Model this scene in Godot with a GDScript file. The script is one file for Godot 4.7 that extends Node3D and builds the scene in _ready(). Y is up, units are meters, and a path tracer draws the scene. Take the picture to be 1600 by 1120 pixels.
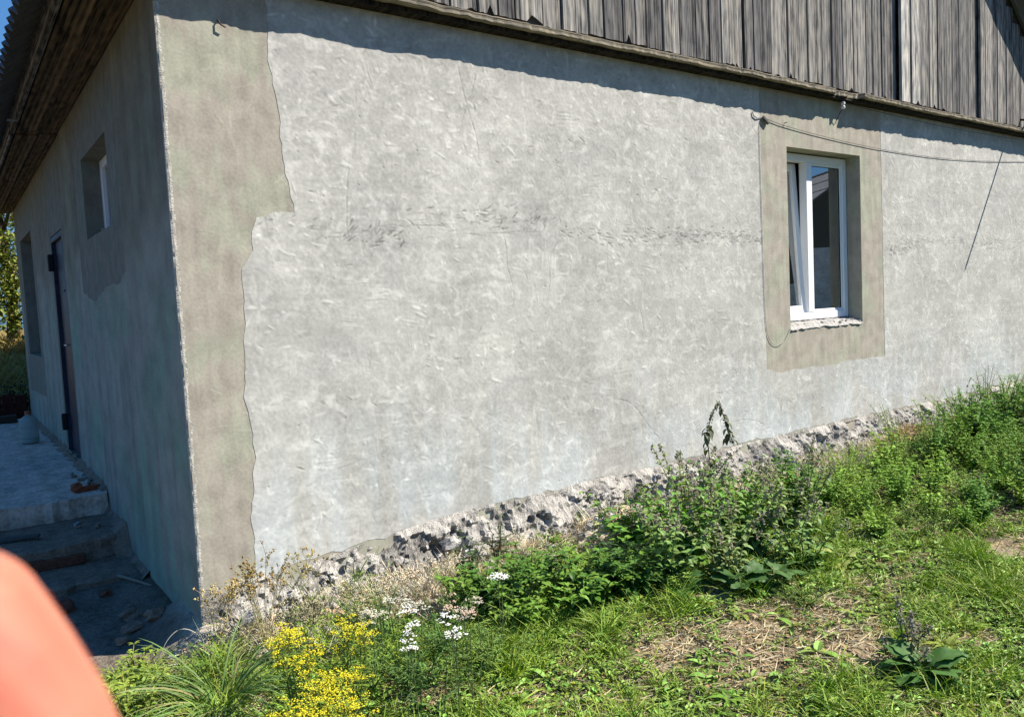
extends Node3D
# A plastered house seen from its front corner on a sunny day.
# x runs along the front wall to the right, z towards the viewer, y up; the corner of the house is the origin.

const SUN_TO := Vector3(1.4, 1.8, 1.0)
const CAM_X := Vector3(0.80816951, -0.04877035, 0.58692717)
const CAM_Y := Vector3(0.08051555, 0.99635791, -0.02807416)
const CAM_Z := Vector3(-0.58342034, 0.06994545, 0.80915286)
const CAM_AT := Vector3(-0.894, 1.55, 3.862)

var rng := RandomNumberGenerator.new()
var gn := FastNoiseLite.new()
var M := {}
var house: Node3D


# ---------------------------------------------------------------- mesh builder
class MB:
	var v := PackedVector3Array()
	var n := PackedVector3Array()
	var c := PackedColorArray()
	var uv := PackedVector2Array()

	func tri(a: Vector3, b: Vector3, d: Vector3, col := Color.WHITE, ua := Vector2.ZERO, ub := Vector2.ZERO, ud := Vector2.ZERO) -> void:
		var nn := (b - a).cross(d - a).normalized()
		v.append(a); v.append(d); v.append(b)
		n.append(nn); n.append(nn); n.append(nn)
		c.append(col); c.append(col); c.append(col)
		uv.append(ua); uv.append(ud); uv.append(ub)

	func quad(a: Vector3, b: Vector3, d: Vector3, e: Vector3, col := Color.WHITE, ua := Vector2.ZERO, ub := Vector2.ZERO, ud := Vector2.ZERO, ue := Vector2.ZERO) -> void:
		tri(a, b, d, col, ua, ub, ud)
		tri(a, d, e, col, ua, ud, ue)

	func trin(a: Vector3, b: Vector3, d: Vector3, na: Vector3, nb: Vector3, nd: Vector3, ca: Color, cb: Color, cd: Color, ua := Vector2.ZERO, ub := Vector2.ZERO, ud := Vector2.ZERO) -> void:
		v.append(a); v.append(d); v.append(b)
		n.append(na); n.append(nd); n.append(nb)
		c.append(ca); c.append(cd); c.append(cb)
		uv.append(ua); uv.append(ud); uv.append(ub)

	func box(ctr: Vector3, size: Vector3, bas := Basis.IDENTITY, col := Color.WHITE, uvo := Vector2.ZERO, uvs := 1.0) -> void:
		var h := size * 0.5
		var dirs := [Vector3(1, 0, 0), Vector3(-1, 0, 0), Vector3(0, 1, 0), Vector3(0, -1, 0), Vector3(0, 0, 1), Vector3(0, 0, -1)]
		for d: Vector3 in dirs:
			var u := Vector3(0, 1, 0) if absf(d.y) < 0.5 else Vector3(0, 0, -1)
			var r := u.cross(d)
			var f := d * h
			var rr := r * h
			var uu := u * h
			var a := f - rr - uu
			var b := f + rr - uu
			var e := f + rr + uu
			var g := f - rr + uu
			var w := absf(rr.x + rr.y + rr.z) * 2.0 * uvs
			var hh := absf(uu.x + uu.y + uu.z) * 2.0 * uvs
			quad(ctr + bas * a, ctr + bas * b, ctr + bas * e, ctr + bas * g, col, uvo, uvo + Vector2(w, 0), uvo + Vector2(w, -hh), uvo + Vector2(0, -hh))

	# box with bevelled long edges in all directions
	func cbox(ctr: Vector3, size: Vector3, ch: float, bas := Basis.IDENTITY, col := Color.WHITE) -> void:
		var h := size * 0.5
		var ax := [Vector3(1, 0, 0), Vector3(0, 1, 0), Vector3(0, 0, 1)]
		for k in 3:
			for s: float in [-1.0, 1.0]:
				var d: Vector3 = ax[k] * s
				var u: Vector3 = ax[(k + 1) % 3] * s
				var w: Vector3 = ax[(k + 2) % 3]
				var f := d * h
				var uu := u * h - u * ch
				var ww := w * h - w * ch
				quad(ctr + bas * (f - uu - ww), ctr + bas * (f + uu - ww), ctr + bas * (f + uu + ww), ctr + bas * (f - uu + ww), col)
		for k in 3:
			var a0: Vector3 = ax[k]
			var a1: Vector3 = ax[(k + 1) % 3]
			var a2: Vector3 = ax[(k + 2) % 3]
			var l := a2 * h - a2 * ch
			for s: float in [-1.0, 1.0]:
				for t: float in [-1.0, 1.0]:
					var p := a0 * s * h + a1 * t * h
					var pa := p - a1 * t * ch
					var pb := p - a0 * s * ch
					if s * t > 0:
						quad(ctr + bas * (pa - l), ctr + bas * (pb - l), ctr + bas * (pb + l), ctr + bas * (pa + l), col)
					else:
						quad(ctr + bas * (pb - l), ctr + bas * (pa - l), ctr + bas * (pa + l), ctr + bas * (pb + l), col)
		for sx: float in [-1.0, 1.0]:
			for sy: float in [-1.0, 1.0]:
				for sz: float in [-1.0, 1.0]:
					var q := Vector3(h.x * sx, h.y * sy, h.z * sz)
					var q1 := q - Vector3(0, ch * sy, ch * sz)
					var q2 := q - Vector3(ch * sx, 0, ch * sz)
					var q3 := q - Vector3(ch * sx, ch * sy, 0)
					if sx * sy * sz > 0:
						tri(ctr + bas * q1, ctr + bas * q2, ctr + bas * q3, col)
					else:
						tri(ctr + bas * q1, ctr + bas * q3, ctr + bas * q2, col)

	func tube(pts: PackedVector3Array, r0: float, r1: float, col := Color.WHITE, sides := 4) -> void:
		var rings := []
		var norms := []
		for i in pts.size():
			var d := (pts[mini(i + 1, pts.size() - 1)] - pts[maxi(i - 1, 0)]).normalized()
			var s := d.cross(Vector3(0.31, 0.2, 0.93)).normalized()
			if s.length() < 0.1:
				s = d.cross(Vector3(1, 0, 0)).normalized()
			var u := s.cross(d)
			var r := lerpf(r0, r1, float(i) / maxf(1.0, pts.size() - 1))
			var ring := PackedVector3Array()
			var nr := PackedVector3Array()
			for k in sides:
				var a := TAU * k / sides
				var o := s * cos(a) + u * sin(a)
				nr.append(o)
				ring.append(pts[i] + o * r)
			rings.append(ring)
			norms.append(nr)
		for i in pts.size() - 1:
			for k in sides:
				var k2 := (k + 1) % sides
				var A: PackedVector3Array = rings[i]
				var B: PackedVector3Array = rings[i + 1]
				var NA: PackedVector3Array = norms[i]
				var NB: PackedVector3Array = norms[i + 1]
				trin(A[k], B[k2], A[k2], NA[k], NB[k2], NA[k2], col, col, col)
				trin(A[k], B[k], B[k2], NA[k], NB[k], NB[k2], col, col, col)

	func bit(p: Vector3, r: float, col: Color, rg: RandomNumberGenerator, flat := 1.0) -> void:
		var q := PackedVector3Array()
		for d: Vector3 in [Vector3(1, 0, 0), Vector3(-1, 0, 0), Vector3(0, flat, 0), Vector3(0, -flat, 0), Vector3(0, 0, 1), Vector3(0, 0, -1)]:
			q.append(p + d * r * rg.randf_range(0.75, 1.2) + Vector3(rg.randf() - 0.5, rg.randf() - 0.5, rg.randf() - 0.5) * r * 0.3)
		for f: Array in [[0, 2, 4], [4, 2, 1], [1, 2, 5], [5, 2, 0], [2, 0, 4], [3, 4, 1], [3, 1, 5], [3, 5, 0]]:
			if f[0] == 2:
				tri(q[3], q[0], q[4], col)
			else:
				tri(q[f[0]], q[f[1]], q[f[2]], col)

	func leaf(base: Vector3, dir: Vector3, up: Vector3, L: float, W: float, droop: float, col: Color, segs := 4, kind := 0, fold := 0.25) -> void:
		var side := dir.cross(up).normalized()
		if side.length() < 0.1:
			side = Vector3(1, 0, 0)
		var d := dir.normalized()
		var p := base
		var pl := p
		var pr := p
		var pc := p
		for i in range(1, segs + 1):
			var t := float(i) / segs
			d = d.rotated(side, -droop / segs)
			p = p + d * L / segs
			var u := side.cross(d)
			var w := 0.0
			if kind == 0:
				w = sin(PI * pow(t, 0.75)) * W * 0.5
			elif kind == 1:
				w = (1.0 - t) * W * 0.5 * (1.35 if i % 2 == 0 else 0.75) if i < segs else 0.0
			else:
				w = pow(sin(PI * minf(1.0, t * 0.9 + 0.1)), 0.6) * W * 0.5 if i < segs else 0.0
			var l := p - side * w + u * w * fold
			var r := p + side * w + u * w * fold
			if i == 1:
				tri(pc, r, p, col)
				tri(pc, p, l, col)
			elif i == segs:
				tri(pc, pr, p, col)
				tri(pl, pc, p, col)
			else:
				quad(pc, pr, r, p, col)
				quad(pl, pc, p, l, col)
			pl = l
			pr = r
			pc = p

	func blade(base: Vector3, dir: Vector3, L: float, W: float, droop: float, c0: Color, c1: Color, segs := 3) -> void:
		var side := dir.cross(Vector3.UP).normalized()
		if side.length() < 0.1:
			side = Vector3(1, 0, 0)
		var ax := side
		var tw := side.rotated(dir.normalized(), fmod(base.x * 917.0 + base.z * 331.0, 3.1))
		var d := dir.normalized()
		var p := base
		var l := p - tw * W * 0.5
		var r := p + tw * W * 0.5
		for i in range(1, segs + 1):
			var t := float(i) / segs
			d = d.rotated(ax, -droop / segs)
			p = p + d * L / segs
			var col := c0.lerp(c1, t - 0.5 / segs)
			if i == segs:
				tri(l, r, p, col)
			else:
				var w := W * 0.5 * (1.0 - 0.55 * t)
				var l2 := p - tw * w
				var r2 := p + tw * w
				quad(l, r, r2, l2, col)
				l = l2
				r = r2

	func mesh() -> ArrayMesh:
		var a := []
		a.resize(Mesh.ARRAY_MAX)
		a[Mesh.ARRAY_VERTEX] = v
		a[Mesh.ARRAY_NORMAL] = n
		a[Mesh.ARRAY_COLOR] = c
		a[Mesh.ARRAY_TEX_UV] = uv
		var m := ArrayMesh.new()
		m.add_surface_from_arrays(Mesh.PRIMITIVE_TRIANGLES, a)
		return m


# ---------------------------------------------------------------- scene helpers
func part(called: String, mesh: Mesh, mat: Material, parent: Node3D) -> MeshInstance3D:
	var o := MeshInstance3D.new()
	o.name = called
	o.mesh = mesh
	for i in mesh.get_surface_count():
		o.set_surface_override_material(i, mat)
	parent.add_child(o, true)
	return o


func tag(o: Node3D, label: String, category: String, group := "", kind := "") -> Node3D:
	if label: o.set_meta("label", label)
	if category: o.set_meta("category", category)
	if group: o.set_meta("group", group)
	if kind: o.set_meta("kind", kind)
	return o


var taken := {}
func numbered(called: String) -> String:
	var k: int = taken.get(called, 0)
	taken[called] = k + 1
	return called if k == 0 else "%s_%03d" % [called, k]


func thing(called: String, label: String, category: String, at := Vector3.ZERO, turn := 0.0, group := "") -> Node3D:
	var o := Node3D.new()
	o.name = numbered(called)
	add_child(o, true)
	o.position = at
	o.rotation.y = turn
	tag(o, label, category, group)
	return o


func single(called: String, mesh: Mesh, mat: Material, label: String, category: String, group := "", kind := "") -> MeshInstance3D:
	var o := part(numbered(called), mesh, mat, self)
	tag(o, label, category, group, kind)
	return o


func rf(a: float, b: float) -> float:
	return rng.randf_range(a, b)


func lin(r: float, g: float, b: float) -> Color:
	return Color(r, g, b)


func s2(r: float, g: float, b: float) -> Color:   # linear albedo to sRGB property
	return Color(r, g, b).linear_to_srgb()


func jit(c: Color, k: float) -> Color:
	var f := rf(1.0 - k, 1.0 + k)
	return Color(c.r * f * rf(1.0 - k * 0.4, 1.0 + k * 0.4), c.g * f, c.b * f * rf(1.0 - k * 0.4, 1.0 + k * 0.4))


func sm(a: float, b: float, x: float) -> float:
	return smoothstep(a, b, x)


func gh(x: float, z: float) -> float:      # height of the ground
	var y := 0.015 + 0.014 * clampf(x, 0.0, 12.0) - 0.012 * clampf(z, 0.0, 4.0)
	y += gn.get_noise_2d(x * 40.0, z * 40.0) * 0.035 + gn.get_noise_2d(x * 160.0, z * 160.0 + 50.0) * 0.014
	if x > -0.3 and z > -0.5:
		y += 0.15 * exp(-maxf(z, 0.0) / 0.27) * sm(-0.3, 0.15, x) * (0.8 + 0.5 * gn.get_noise_2d(x * 55.0 + 90.0, 3.0))
	y -= 0.06 * (1.0 - sm(-0.25, 0.05, x)) * sm(0.5, -0.1, z)
	y += sm(3.2, 6.0, x) * sm(0.3, 1.2, z) * 0.06
	if z > -0.2 and x > 0.0:
		y += 0.10 * exp(-pow((x - 2.42) / 0.42, 2.0) - pow((z - 0.30) / 0.22, 2.0)) + 0.06 * exp(-pow((x - 1.02) / 0.3, 2.0) - pow((z - 0.34) / 0.2, 2.0))
	y += sm(-9.6, -13.0, z) * 1.15
	return y


# ---------------------------------------------------------------- textures
func noise_bytes(w: int, h: int, freq: float, oct: int, sd: int, ridged := false, warp := 0.0, seamless := true) -> PackedByteArray:
	var nz := FastNoiseLite.new()
	nz.seed = sd
	nz.noise_type = FastNoiseLite.TYPE_SIMPLEX_SMOOTH
	nz.frequency = freq
	nz.fractal_octaves = oct
	nz.fractal_type = FastNoiseLite.FRACTAL_RIDGED if ridged else FastNoiseLite.FRACTAL_FBM
	if warp > 0.0:
		nz.domain_warp_enabled = true
		nz.domain_warp_amplitude = warp
		nz.domain_warp_frequency = freq * 0.7
	var im := nz.get_seamless_image(w, h) if seamless else nz.get_image(w, h)
	im.convert(Image.FORMAT_L8)
	return im.get_data()


func stretched(w: int, h: int, sw: int, sh: int, freq: float, oct: int, sd: int) -> PackedByteArray:
	var nz := FastNoiseLite.new()
	nz.seed = sd
	nz.frequency = freq
	nz.fractal_octaves = oct
	var im := nz.get_seamless_image(sw, sh)
	im.convert(Image.FORMAT_L8)
	im.resize(w, h, Image.INTERPOLATE_CUBIC)
	return im.get_data()


var LUT := PackedByteArray()
func enc(x: float) -> int:
	return LUT[clampi(int(x * 2047.0), 0, 2047)]


func tex_rgb(w: int, h: int, d: PackedByteArray) -> ImageTexture:
	return ImageTexture.create_from_image(Image.create_from_data(w, h, false, Image.FORMAT_RGB8, d))


func tex_l(w: int, h: int, d: PackedByteArray) -> ImageTexture:
	return ImageTexture.create_from_image(Image.create_from_data(w, h, false, Image.FORMAT_L8, d))


func mat_plain(col: Color, rough := 0.8, metal := 0.0) -> StandardMaterial3D:
	var m := StandardMaterial3D.new()
	m.albedo_color = col
	m.roughness = rough
	m.metallic = metal
	m.metallic_specular = 0.3
	return m


func mat_grit(col: Color, scale: float, bump: float, rough := 0.9) -> StandardMaterial3D:
	var m := mat_plain(col, rough)
	m.albedo_texture = M.t_grit
	m.heightmap_enabled = true
	m.heightmap_texture = M.h_grit
	m.heightmap_scale = bump
	m.uv1_triplanar = true
	m.uv1_world_triplanar = true
	m.uv1_scale = Vector3.ONE * scale
	m.metallic_specular = 0.2
	return m


func mat_leaf(back := 0.5, rough := 0.55) -> StandardMaterial3D:
	var m := mat_plain(Color.WHITE, rough)
	m.vertex_color_use_as_albedo = true
	m.backlight_enabled = true
	m.backlight = Color(0.75, 0.85, 0.35) * back
	m.metallic_specular = 0.35
	m.cull_mode = BaseMaterial3D.CULL_DISABLED
	return m


# strokes of the trowel, drawn into height and tone arrays
func stroke(sh: PackedFloat32Array, st: PackedFloat32Array, w: int, h: int, x: float, y: float, ang: float, L: float, wd: float, curve: float, dh: float, dt: float) -> void:
	var n := int(L)
	var a := ang
	for i in n:
		var t := float(i) / n
		var k := sin(PI * t)
		a += curve / n
		x += cos(a)
		y += sin(a)
		var rr := maxf(0.8, wd * k)
		var R := int(ceil(rr)) + 1
		for dy in range(-R, R + 1):
			var yy := int(y) + dy
			if yy < 0 or yy >= h: continue
			for dx in range(-R, R + 1):
				var xx := int(x) + dx
				if xx < 0 or xx >= w: continue
				var dd := Vector2(xx - x, yy - y).length()
				var f := 1.0 - dd / (rr + 0.7)
				if f <= 0.0: continue
				var id := yy * w + xx
				var g := f * k
				if absf(dh) > 0.0:
					sh[id] = lerpf(sh[id], dh, minf(1.0, g * 0.6))
				st[id] = lerpf(st[id], dt, minf(1.0, g * 0.6))


func make_textures() -> void:
	LUT.resize(2048)
	for i in 2048:
		LUT[i] = int(round(clampf(Color(i / 2047.0, 0, 0).linear_to_srgb().r, 0.0, 1.0) * 255.0))
	var r2 := RandomNumberGenerator.new()
	r2.seed = 77
	# ---- grey finishing coat of the front wall: 2048 x 720 over 9.6 x 3.4 m
	var w := 2048
	var h := 720
	var big := noise_bytes(w, h, 0.0045, 3, 11)
	var mid := noise_bytes(w, h, 0.022, 4, 12, false, 30.0)
	var fine := noise_bytes(w, h, 0.16, 3, 13)
	var rid := noise_bytes(w, h, 0.018, 3, 14, true, 40.0)
	var ver := stretched(w, h, w, 60, 0.03, 3, 15)
	var hor := stretched(w, h, 128, h, 0.05, 3, 17)
	var small := noise_bytes(w, h, 0.055, 3, 18, false, 14.0)
	var patch := noise_bytes(w, h, 0.006, 2, 19, false, 60.0)
	var sh := PackedFloat32Array()
	var st := PackedFloat32Array()
	sh.resize(w * h)
	st.resize(w * h)
	var ppm := 2048.0 / 9.6
	for i in 6500:            # light flecks and short trowel marks
		var cx := r2.randf() * w
		var cy := r2.randf() * h
		var bb := big[int(cy) * w + int(cx)]
		if bb < 112 and r2.randf() < 0.75: continue
		var ang := r2.randf_range(-0.5, 0.5) if r2.randf() < 0.5 else r2.randf_range(0, TAU)
		stroke(sh, st, w, h, cx, cy, ang, r2.randf_range(3, 8) if r2.randf() < 0.7 else r2.randf_range(8, 24), r2.randf_range(0.5, 2.6), r2.randf_range(-0.8, 0.8), r2.randf_range(-0.1, 0.6), r2.randf_range(0.02, 0.18) * (0.4 + r2.randf()))
	for i in 330:             # scraped bundles of parallel lines
		var cx := r2.randf() * w
		var cy := r2.randf() * h
		var ang := r2.randf_range(-0.25, 0.25) + (PI / 2 if r2.randf() < 0.35 else 0.0)
		var L := r2.randf_range(14, 50)
		var tone := r2.randf_range(-0.05, 0.07)
		for q in r2.randi_range(3, 9):
			var o := (q + r2.randf_range(-0.3, 0.3)) * 2.6
			stroke(sh, st, w, h, cx - sin(ang) * o + r2.randf_range(-6, 6), cy + cos(ang) * o, ang, L * r2.randf_range(0.6, 1.1), r2.randf_range(0.6, 1.1), r2.randf_range(-0.15, 0.15), r2.randf_range(-0.3, 0.35), tone + r2.randf_range(-0.03, 0.04))
	for i in 1100:             # shallow dips
		stroke(sh, st, w, h, r2.randf() * w, r2.randf() * h, r2.randf() * TAU, r2.randf_range(4, 20), r2.randf_range(0.7, 2.0), r2.randf_range(-1.2, 1.2), r2.randf_range(-0.45, -0.1), r2.randf_range(-0.09, 0.0))
	for i in 1000:             # broad pale scuffs
		stroke(sh, st, w, h, r2.randf() * w, r2.randf() * h, r2.randf_range(-0.5, 0.5) + (PI / 2 if r2.randf() < 0.4 else 0.0), r2.randf_range(8, 42), r2.randf_range(1.5, 6), r2.randf_range(-0.7, 0.7), r2.randf_range(0.0, 0.25), r2.randf_range(0.02, 0.10))
	# the rough dark seam half way up: hatched clusters and fine long scratches
	for cl: Array in [[0.55, 2.0, 0.12, 14], [0.98, 1.93, 0.10, 46], [1.42, 2.06, 0.12, 20], [1.75, 2.06, 0.10, 40], [2.1, 2.03, 0.16, 24], [2.45, 2.0, 0.16, 20], [2.75, 1.95, 0.14, 46], [3.05, 1.98, 0.12, 22], [3.5, 1.96, 0.13, 56], [3.85, 1.99, 0.14, 44], [4.2, 1.95, 0.14, 44], [6.32, 1.87, 0.12, 60], [6.6, 1.92, 0.16, 30], [7.1, 1.95, 0.2, 26], [8.2, 1.93, 0.3, 26], [9.0, 1.93, 0.3, 26]]:
		var base := r2.randf_range(-0.7, 0.3)
		for q in cl[3]:
			var sx: float = cl[0] + r2.randfn(0.0, cl[2])
			if sx > 4.34 and sx < 6.2: continue
			var sy: float = cl[1] + r2.randfn(0.0, 0.028)
			stroke(sh, st, w, h, sx * ppm, (3.3 - sy) * ppm, base + r2.randf_range(-0.35, 0.35), r2.randf_range(4, 17), r2.randf_range(0.6, 1.3), r2.randf_range(-0.5, 0.5), r2.randf_range(-0.9, 0.1), r2.randf_range(-0.32, -0.08))
		for q in cl[3] / 6:
			stroke(sh, st, w, h, (cl[0] + r2.randfn(0.0, cl[2])) * ppm, (3.3 - cl[1] - r2.randfn(0.0, 0.025)) * ppm, r2.randf_range(-0.4, 0.4), r2.randf_range(8, 26), r2.randf_range(2.5, 6.0), 0.0, 0.0, r2.randf_range(-0.09, -0.03))
	for i in 60:
		var sx := r2.randf_range(0.5, 9.3)
		if sx > 4.1 and sx < 6.2: continue
		stroke(sh, st, w, h, sx * ppm, (3.3 - 1.99 - r2.randf_range(-0.05, 0.05)) * ppm, r2.randf_range(-0.12, 0.12), r2.randf_range(20, 60), 0.7, r2.randf_range(-0.2, 0.2), -0.35, r2.randf_range(-0.1, -0.04))
	# vertical joints of the coat
	for jx: float in [0.95, 2.06, 3.35, 7.2]:
		for k in 26:
			var yy := r2.randf_range(0.4, 3.0)
			stroke(sh, st, w, h, (jx + r2.randf_range(-0.03, 0.03)) * ppm, (3.3 - yy) * ppm, PI / 2 + r2.randf_range(-0.15, 0.15), r2.randf_range(10, 50), r2.randf_range(0.7, 1.6), r2.randf_range(-0.2, 0.2), r2.randf_range(-0.3, 0.3), r2.randf_range(-0.08, 0.08))
	for k in 34:              # hairline cracks
		var ang := PI / 2 + r2.randf_range(-0.4, 0.4) if r2.randf() < 0.6 else r2.randf_range(-0.4, 0.4)
		var px := r2.randf() * w
		var py := r2.randf() * h
		for q in r2.randi_range(2, 6):
			var L := r2.randf_range(10, 32)
			stroke(sh, st, w, h, px, py, ang, L, 0.55, 0.0, -0.6, r2.randf_range(-0.13, -0.05))
			px += cos(ang) * L * 0.85
			py += sin(ang) * L * 0.85
			ang += r2.randf_range(-0.5, 0.5)
	for k in 70:              # short dark gouges
		stroke(sh, st, w, h, r2.randf() * w, r2.randf() * h, r2.randf_range(-0.8, 0.8), r2.randf_range(4, 14), r2.randf_range(0.6, 1.3), r2.randf_range(-0.5, 0.5), -0.8, r2.randf_range(-0.16, -0.06))
	for k in 130:             # pinholes
		var px := r2.randf() * w
		var py := r2.randf() * h
		stroke(sh, st, w, h, px, py, r2.randf() * TAU, r2.randf_range(2, 4), 1.0, 0.0, -0.9, r2.randf_range(-0.28, -0.1))
	var alb := PackedByteArray()
	var hei := PackedByteArray()
	alb.resize(w * h * 3)
	hei.resize(w * h)
	for y in h:
		var wy := 3.3 - y / ppm
		var low := clampf((1.25 - wy) / 0.9, 0.0, 1.0)
		for x in w:
			var i := y * w + x
			var b := big[i] / 255.0 - 0.5
			var m := mid[i] / 255.0 - 0.5
			var f := fine[i] / 255.0 - 0.5
			var rr := rid[i] / 255.0 - 0.5
			var vv := ver[i] / 255.0 - 0.5
			var m2 := small[i] / 255.0 - 0.5
			var ho := hor[i] / 255.0 - 0.5
			var pa := patch[i] / 255.0
			var lift := (0.020 if pa > 0.53 else 0.0) + (-0.018 if pa < 0.40 else 0.0) + (0.016 if pa > 0.66 else 0.0)
			var t := 0.405 + b * 0.035 + m * 0.055 + m2 * 0.085 + f * 0.11 + vv * 0.03 + ho * 0.05 + st[i] + lift + maxf(0.0, rr - 0.16) * 0.34
			var blue := low * clampf(0.4 + b * 3.0 + vv * 2.0, 0.0, 1.0) * 0.075
			alb[i * 3] = enc(t * 0.985 + blue * 0.3)
			alb[i * 3 + 1] = enc(t * 0.968 + blue * 0.7)
			alb[i * 3 + 2] = enc(t * (0.89 - b * 0.02) + blue * 1.1)
			hei[i] = clampi(int(128.0 + (m * 0.4 + m2 * 0.3 + f * 0.22 + ho * 0.2 + sh[i] + lift * 2.0 + maxf(0.0, rr - 0.15) * 0.4) * 127.0), 0, 255)
	M.t_coat = tex_rgb(w, h, alb)
	M.h_coat = tex_l(w, h, hei)
	# ---- beige mortar, 1024 x 1024 over 3.2 m
	w = 1024
	h = 1024
	big = noise_bytes(w, h, 0.006, 3, 21)
	mid = noise_bytes(w, h, 0.02, 4, 22, false, 25.0)
	fine = noise_bytes(w, h, 0.15, 3, 23)
	ver = stretched(w, h, w, 128, 0.04, 3, 24)
	sh = PackedFloat32Array(); st = PackedFloat32Array()
	sh.resize(w * h); st.resize(w * h)
	for i in 700:
		var ang := r2.randf_range(-0.4, 0.4) + (PI / 2 if r2.randf() < 0.6 else 0.0)
		stroke(sh, st, w, h, r2.randf() * w, r2.randf() * h, ang, r2.randf_range(8, 60), r2.randf_range(0.8, 2.4), r2.randf_range(-0.8, 0.8), r2.randf_range(-0.3, 0.35), r2.randf_range(-0.03, 0.08))
	alb.resize(w * h * 3)
	hei.resize(w * h)
	for i in w * h:
		var b := big[i] / 255.0 - 0.5
		var m := mid[i] / 255.0 - 0.5
		var f := fine[i] / 255.0 - 0.5
		var vv := ver[i] / 255.0 - 0.5
		var t := 0.335 + m * 0.12 + f * 0.08 + vv * 0.08 + st[i] * 0.9
		var g := clampf(b * 2.6 + 0.22 + vv * 1.4, 0.0, 0.8)      # 0 beige, 1 greenish
		alb[i * 3] = enc(t * lerpf(1.03, 0.97, g))
		alb[i * 3 + 1] = enc(t * lerpf(0.935, 0.99, g))
		alb[i * 3 + 2] = enc(t * lerpf(0.78, 0.77, g))
		hei[i] = clampi(int(128.0 + (m * 0.5 + f * 0.25 + vv * 0.3 + sh[i]) * 127.0), 0, 255)
	M.t_mort = tex_rgb(w, h, alb)
	M.h_mort = tex_l(w, h, hei)
	# ---- side wall coat, 1024 x 512 over 9.6 x 3.4 m
	h = 512
	big = noise_bytes(w, h, 0.007, 3, 31)
	mid = noise_bytes(w, h, 0.03, 4, 32)
	ver = stretched(w, h, w, 36, 0.035, 4, 33)
	fine = noise_bytes(w, h, 0.2, 2, 34)
	for y in h:
		for x in w:
			var i := y * w + x
			var b := big[i] / 255.0 - 0.5
			var m := mid[i] / 255.0 - 0.5
			var f := fine[i] / 255.0 - 0.5
			var vv := ver[i] / 255.0 - 0.5
			var wy := 3.3 - y * 3.4 / 512.0
			var top := sm(1.75, 2.15, wy + b * 0.6 + vv * 0.5)
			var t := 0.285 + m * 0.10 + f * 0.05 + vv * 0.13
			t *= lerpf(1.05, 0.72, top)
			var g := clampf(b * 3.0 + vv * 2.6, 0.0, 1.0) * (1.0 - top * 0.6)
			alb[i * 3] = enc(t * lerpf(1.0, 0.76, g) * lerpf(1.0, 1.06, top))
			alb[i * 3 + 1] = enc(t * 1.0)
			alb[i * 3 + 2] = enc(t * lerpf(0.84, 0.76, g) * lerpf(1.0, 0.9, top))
			hei[i] = clampi(int(128.0 + (m * 0.6 + f * 0.25 + vv * 0.8) * 127.0), 0, 255)
	M.t_side = tex_rgb(w, h, alb.slice(0, w * h * 3))
	M.h_side = tex_l(w, h, hei.slice(0, w * h))
	# ---- grey grit for everything mineral, 512
	w = 512
	h = 512
	big = noise_bytes(w, h, 0.012, 3, 41)
	mid = noise_bytes(w, h, 0.06, 4, 42)
	fine = noise_bytes(w, h, 0.3, 2, 43)
	alb = PackedByteArray(); hei = PackedByteArray()
	alb.resize(w * h * 3); hei.resize(w * h)
	for i in w * h:
		var b := big[i] / 255.0 - 0.5
		var m := mid[i] / 255.0 - 0.5
		var f := fine[i] / 255.0 - 0.5
		var t := clampf(0.74 + b * 0.5 + m * 0.55 + f * 0.35, 0.12, 1.0)
		alb[i * 3] = enc(t); alb[i * 3 + 1] = enc(t * 0.985); alb[i * 3 + 2] = enc(t * 0.96)
		hei[i] = clampi(int(128.0 + (b * 0.5 + m * 0.9 + f * 0.5) * 127.0), 0, 255)
	M.t_grit = tex_rgb(w, h, alb)
	M.h_grit = tex_l(w, h, hei)
	# ---- weathered wood, 1024 x 512 over 1 x 2.5 m
	w = 1024
	h = 512
	var s1 := stretched(w, h, w, 6, 0.02, 2, 51)
	var sA := stretched(w, h, w, 8, 0.055, 3, 52)
	var sB := stretched(w, h, w, 24, 0.35, 2, 53)
	mid = noise_bytes(w, h, 0.02, 3, 54)
	for i in 0: pass
	sh = PackedFloat32Array(); st = PackedFloat32Array()
	sh.resize(w * h); st.resize(w * h)
	for i in 240:       # cracks
		stroke(sh, st, w, h, r2.randf() * w, r2.randf() * h, PI / 2 + r2.randf_range(-0.03, 0.03), r2.randf_range(20, 140), r2.randf_range(0.6, 1.4), r2.randf_range(-0.05, 0.05), -0.8, r2.randf_range(-0.2, -0.08))
	for i in 110:        # knots and nails
		stroke(sh, st, w, h, r2.randf() * w, r2.randf() * h, PI / 2, r2.randf_range(3, 8), r2.randf_range(1.5, 5), 0.0, -0.3, r2.randf_range(-0.18, -0.08))
	alb = PackedByteArray(); hei = PackedByteArray()
	alb.resize(w * h * 3); hei.resize(w * h)
	for i in w * h:
		var a := s1[i] / 255.0 - 0.5
		var b := sA[i] / 255.0 - 0.5
		var f := sB[i] / 255.0 - 0.5
		var m := mid[i] / 255.0 - 0.5
		var t := clampf(0.195 + a * 0.22 + b * 0.30 + f * 0.22 + m * 0.26 + st[i], 0.02, 0.8)
		var warm := clampf(0.4 + m * 2.0, 0.0, 1.0)
		alb[i * 3] = enc(t * lerpf(0.98, 1.04, warm)); alb[i * 3 + 1] = enc(t * lerpf(0.98, 0.97, warm)); alb[i * 3 + 2] = enc(t * lerpf(0.94, 0.84, warm))
		hei[i] = clampi(int(128.0 + (b * 0.8 + f * 0.9 + sh[i]) * 127.0), 0, 255)
	M.t_wood = tex_rgb(w, h, alb)
	M.h_wood = tex_l(w, h, hei)


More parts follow.
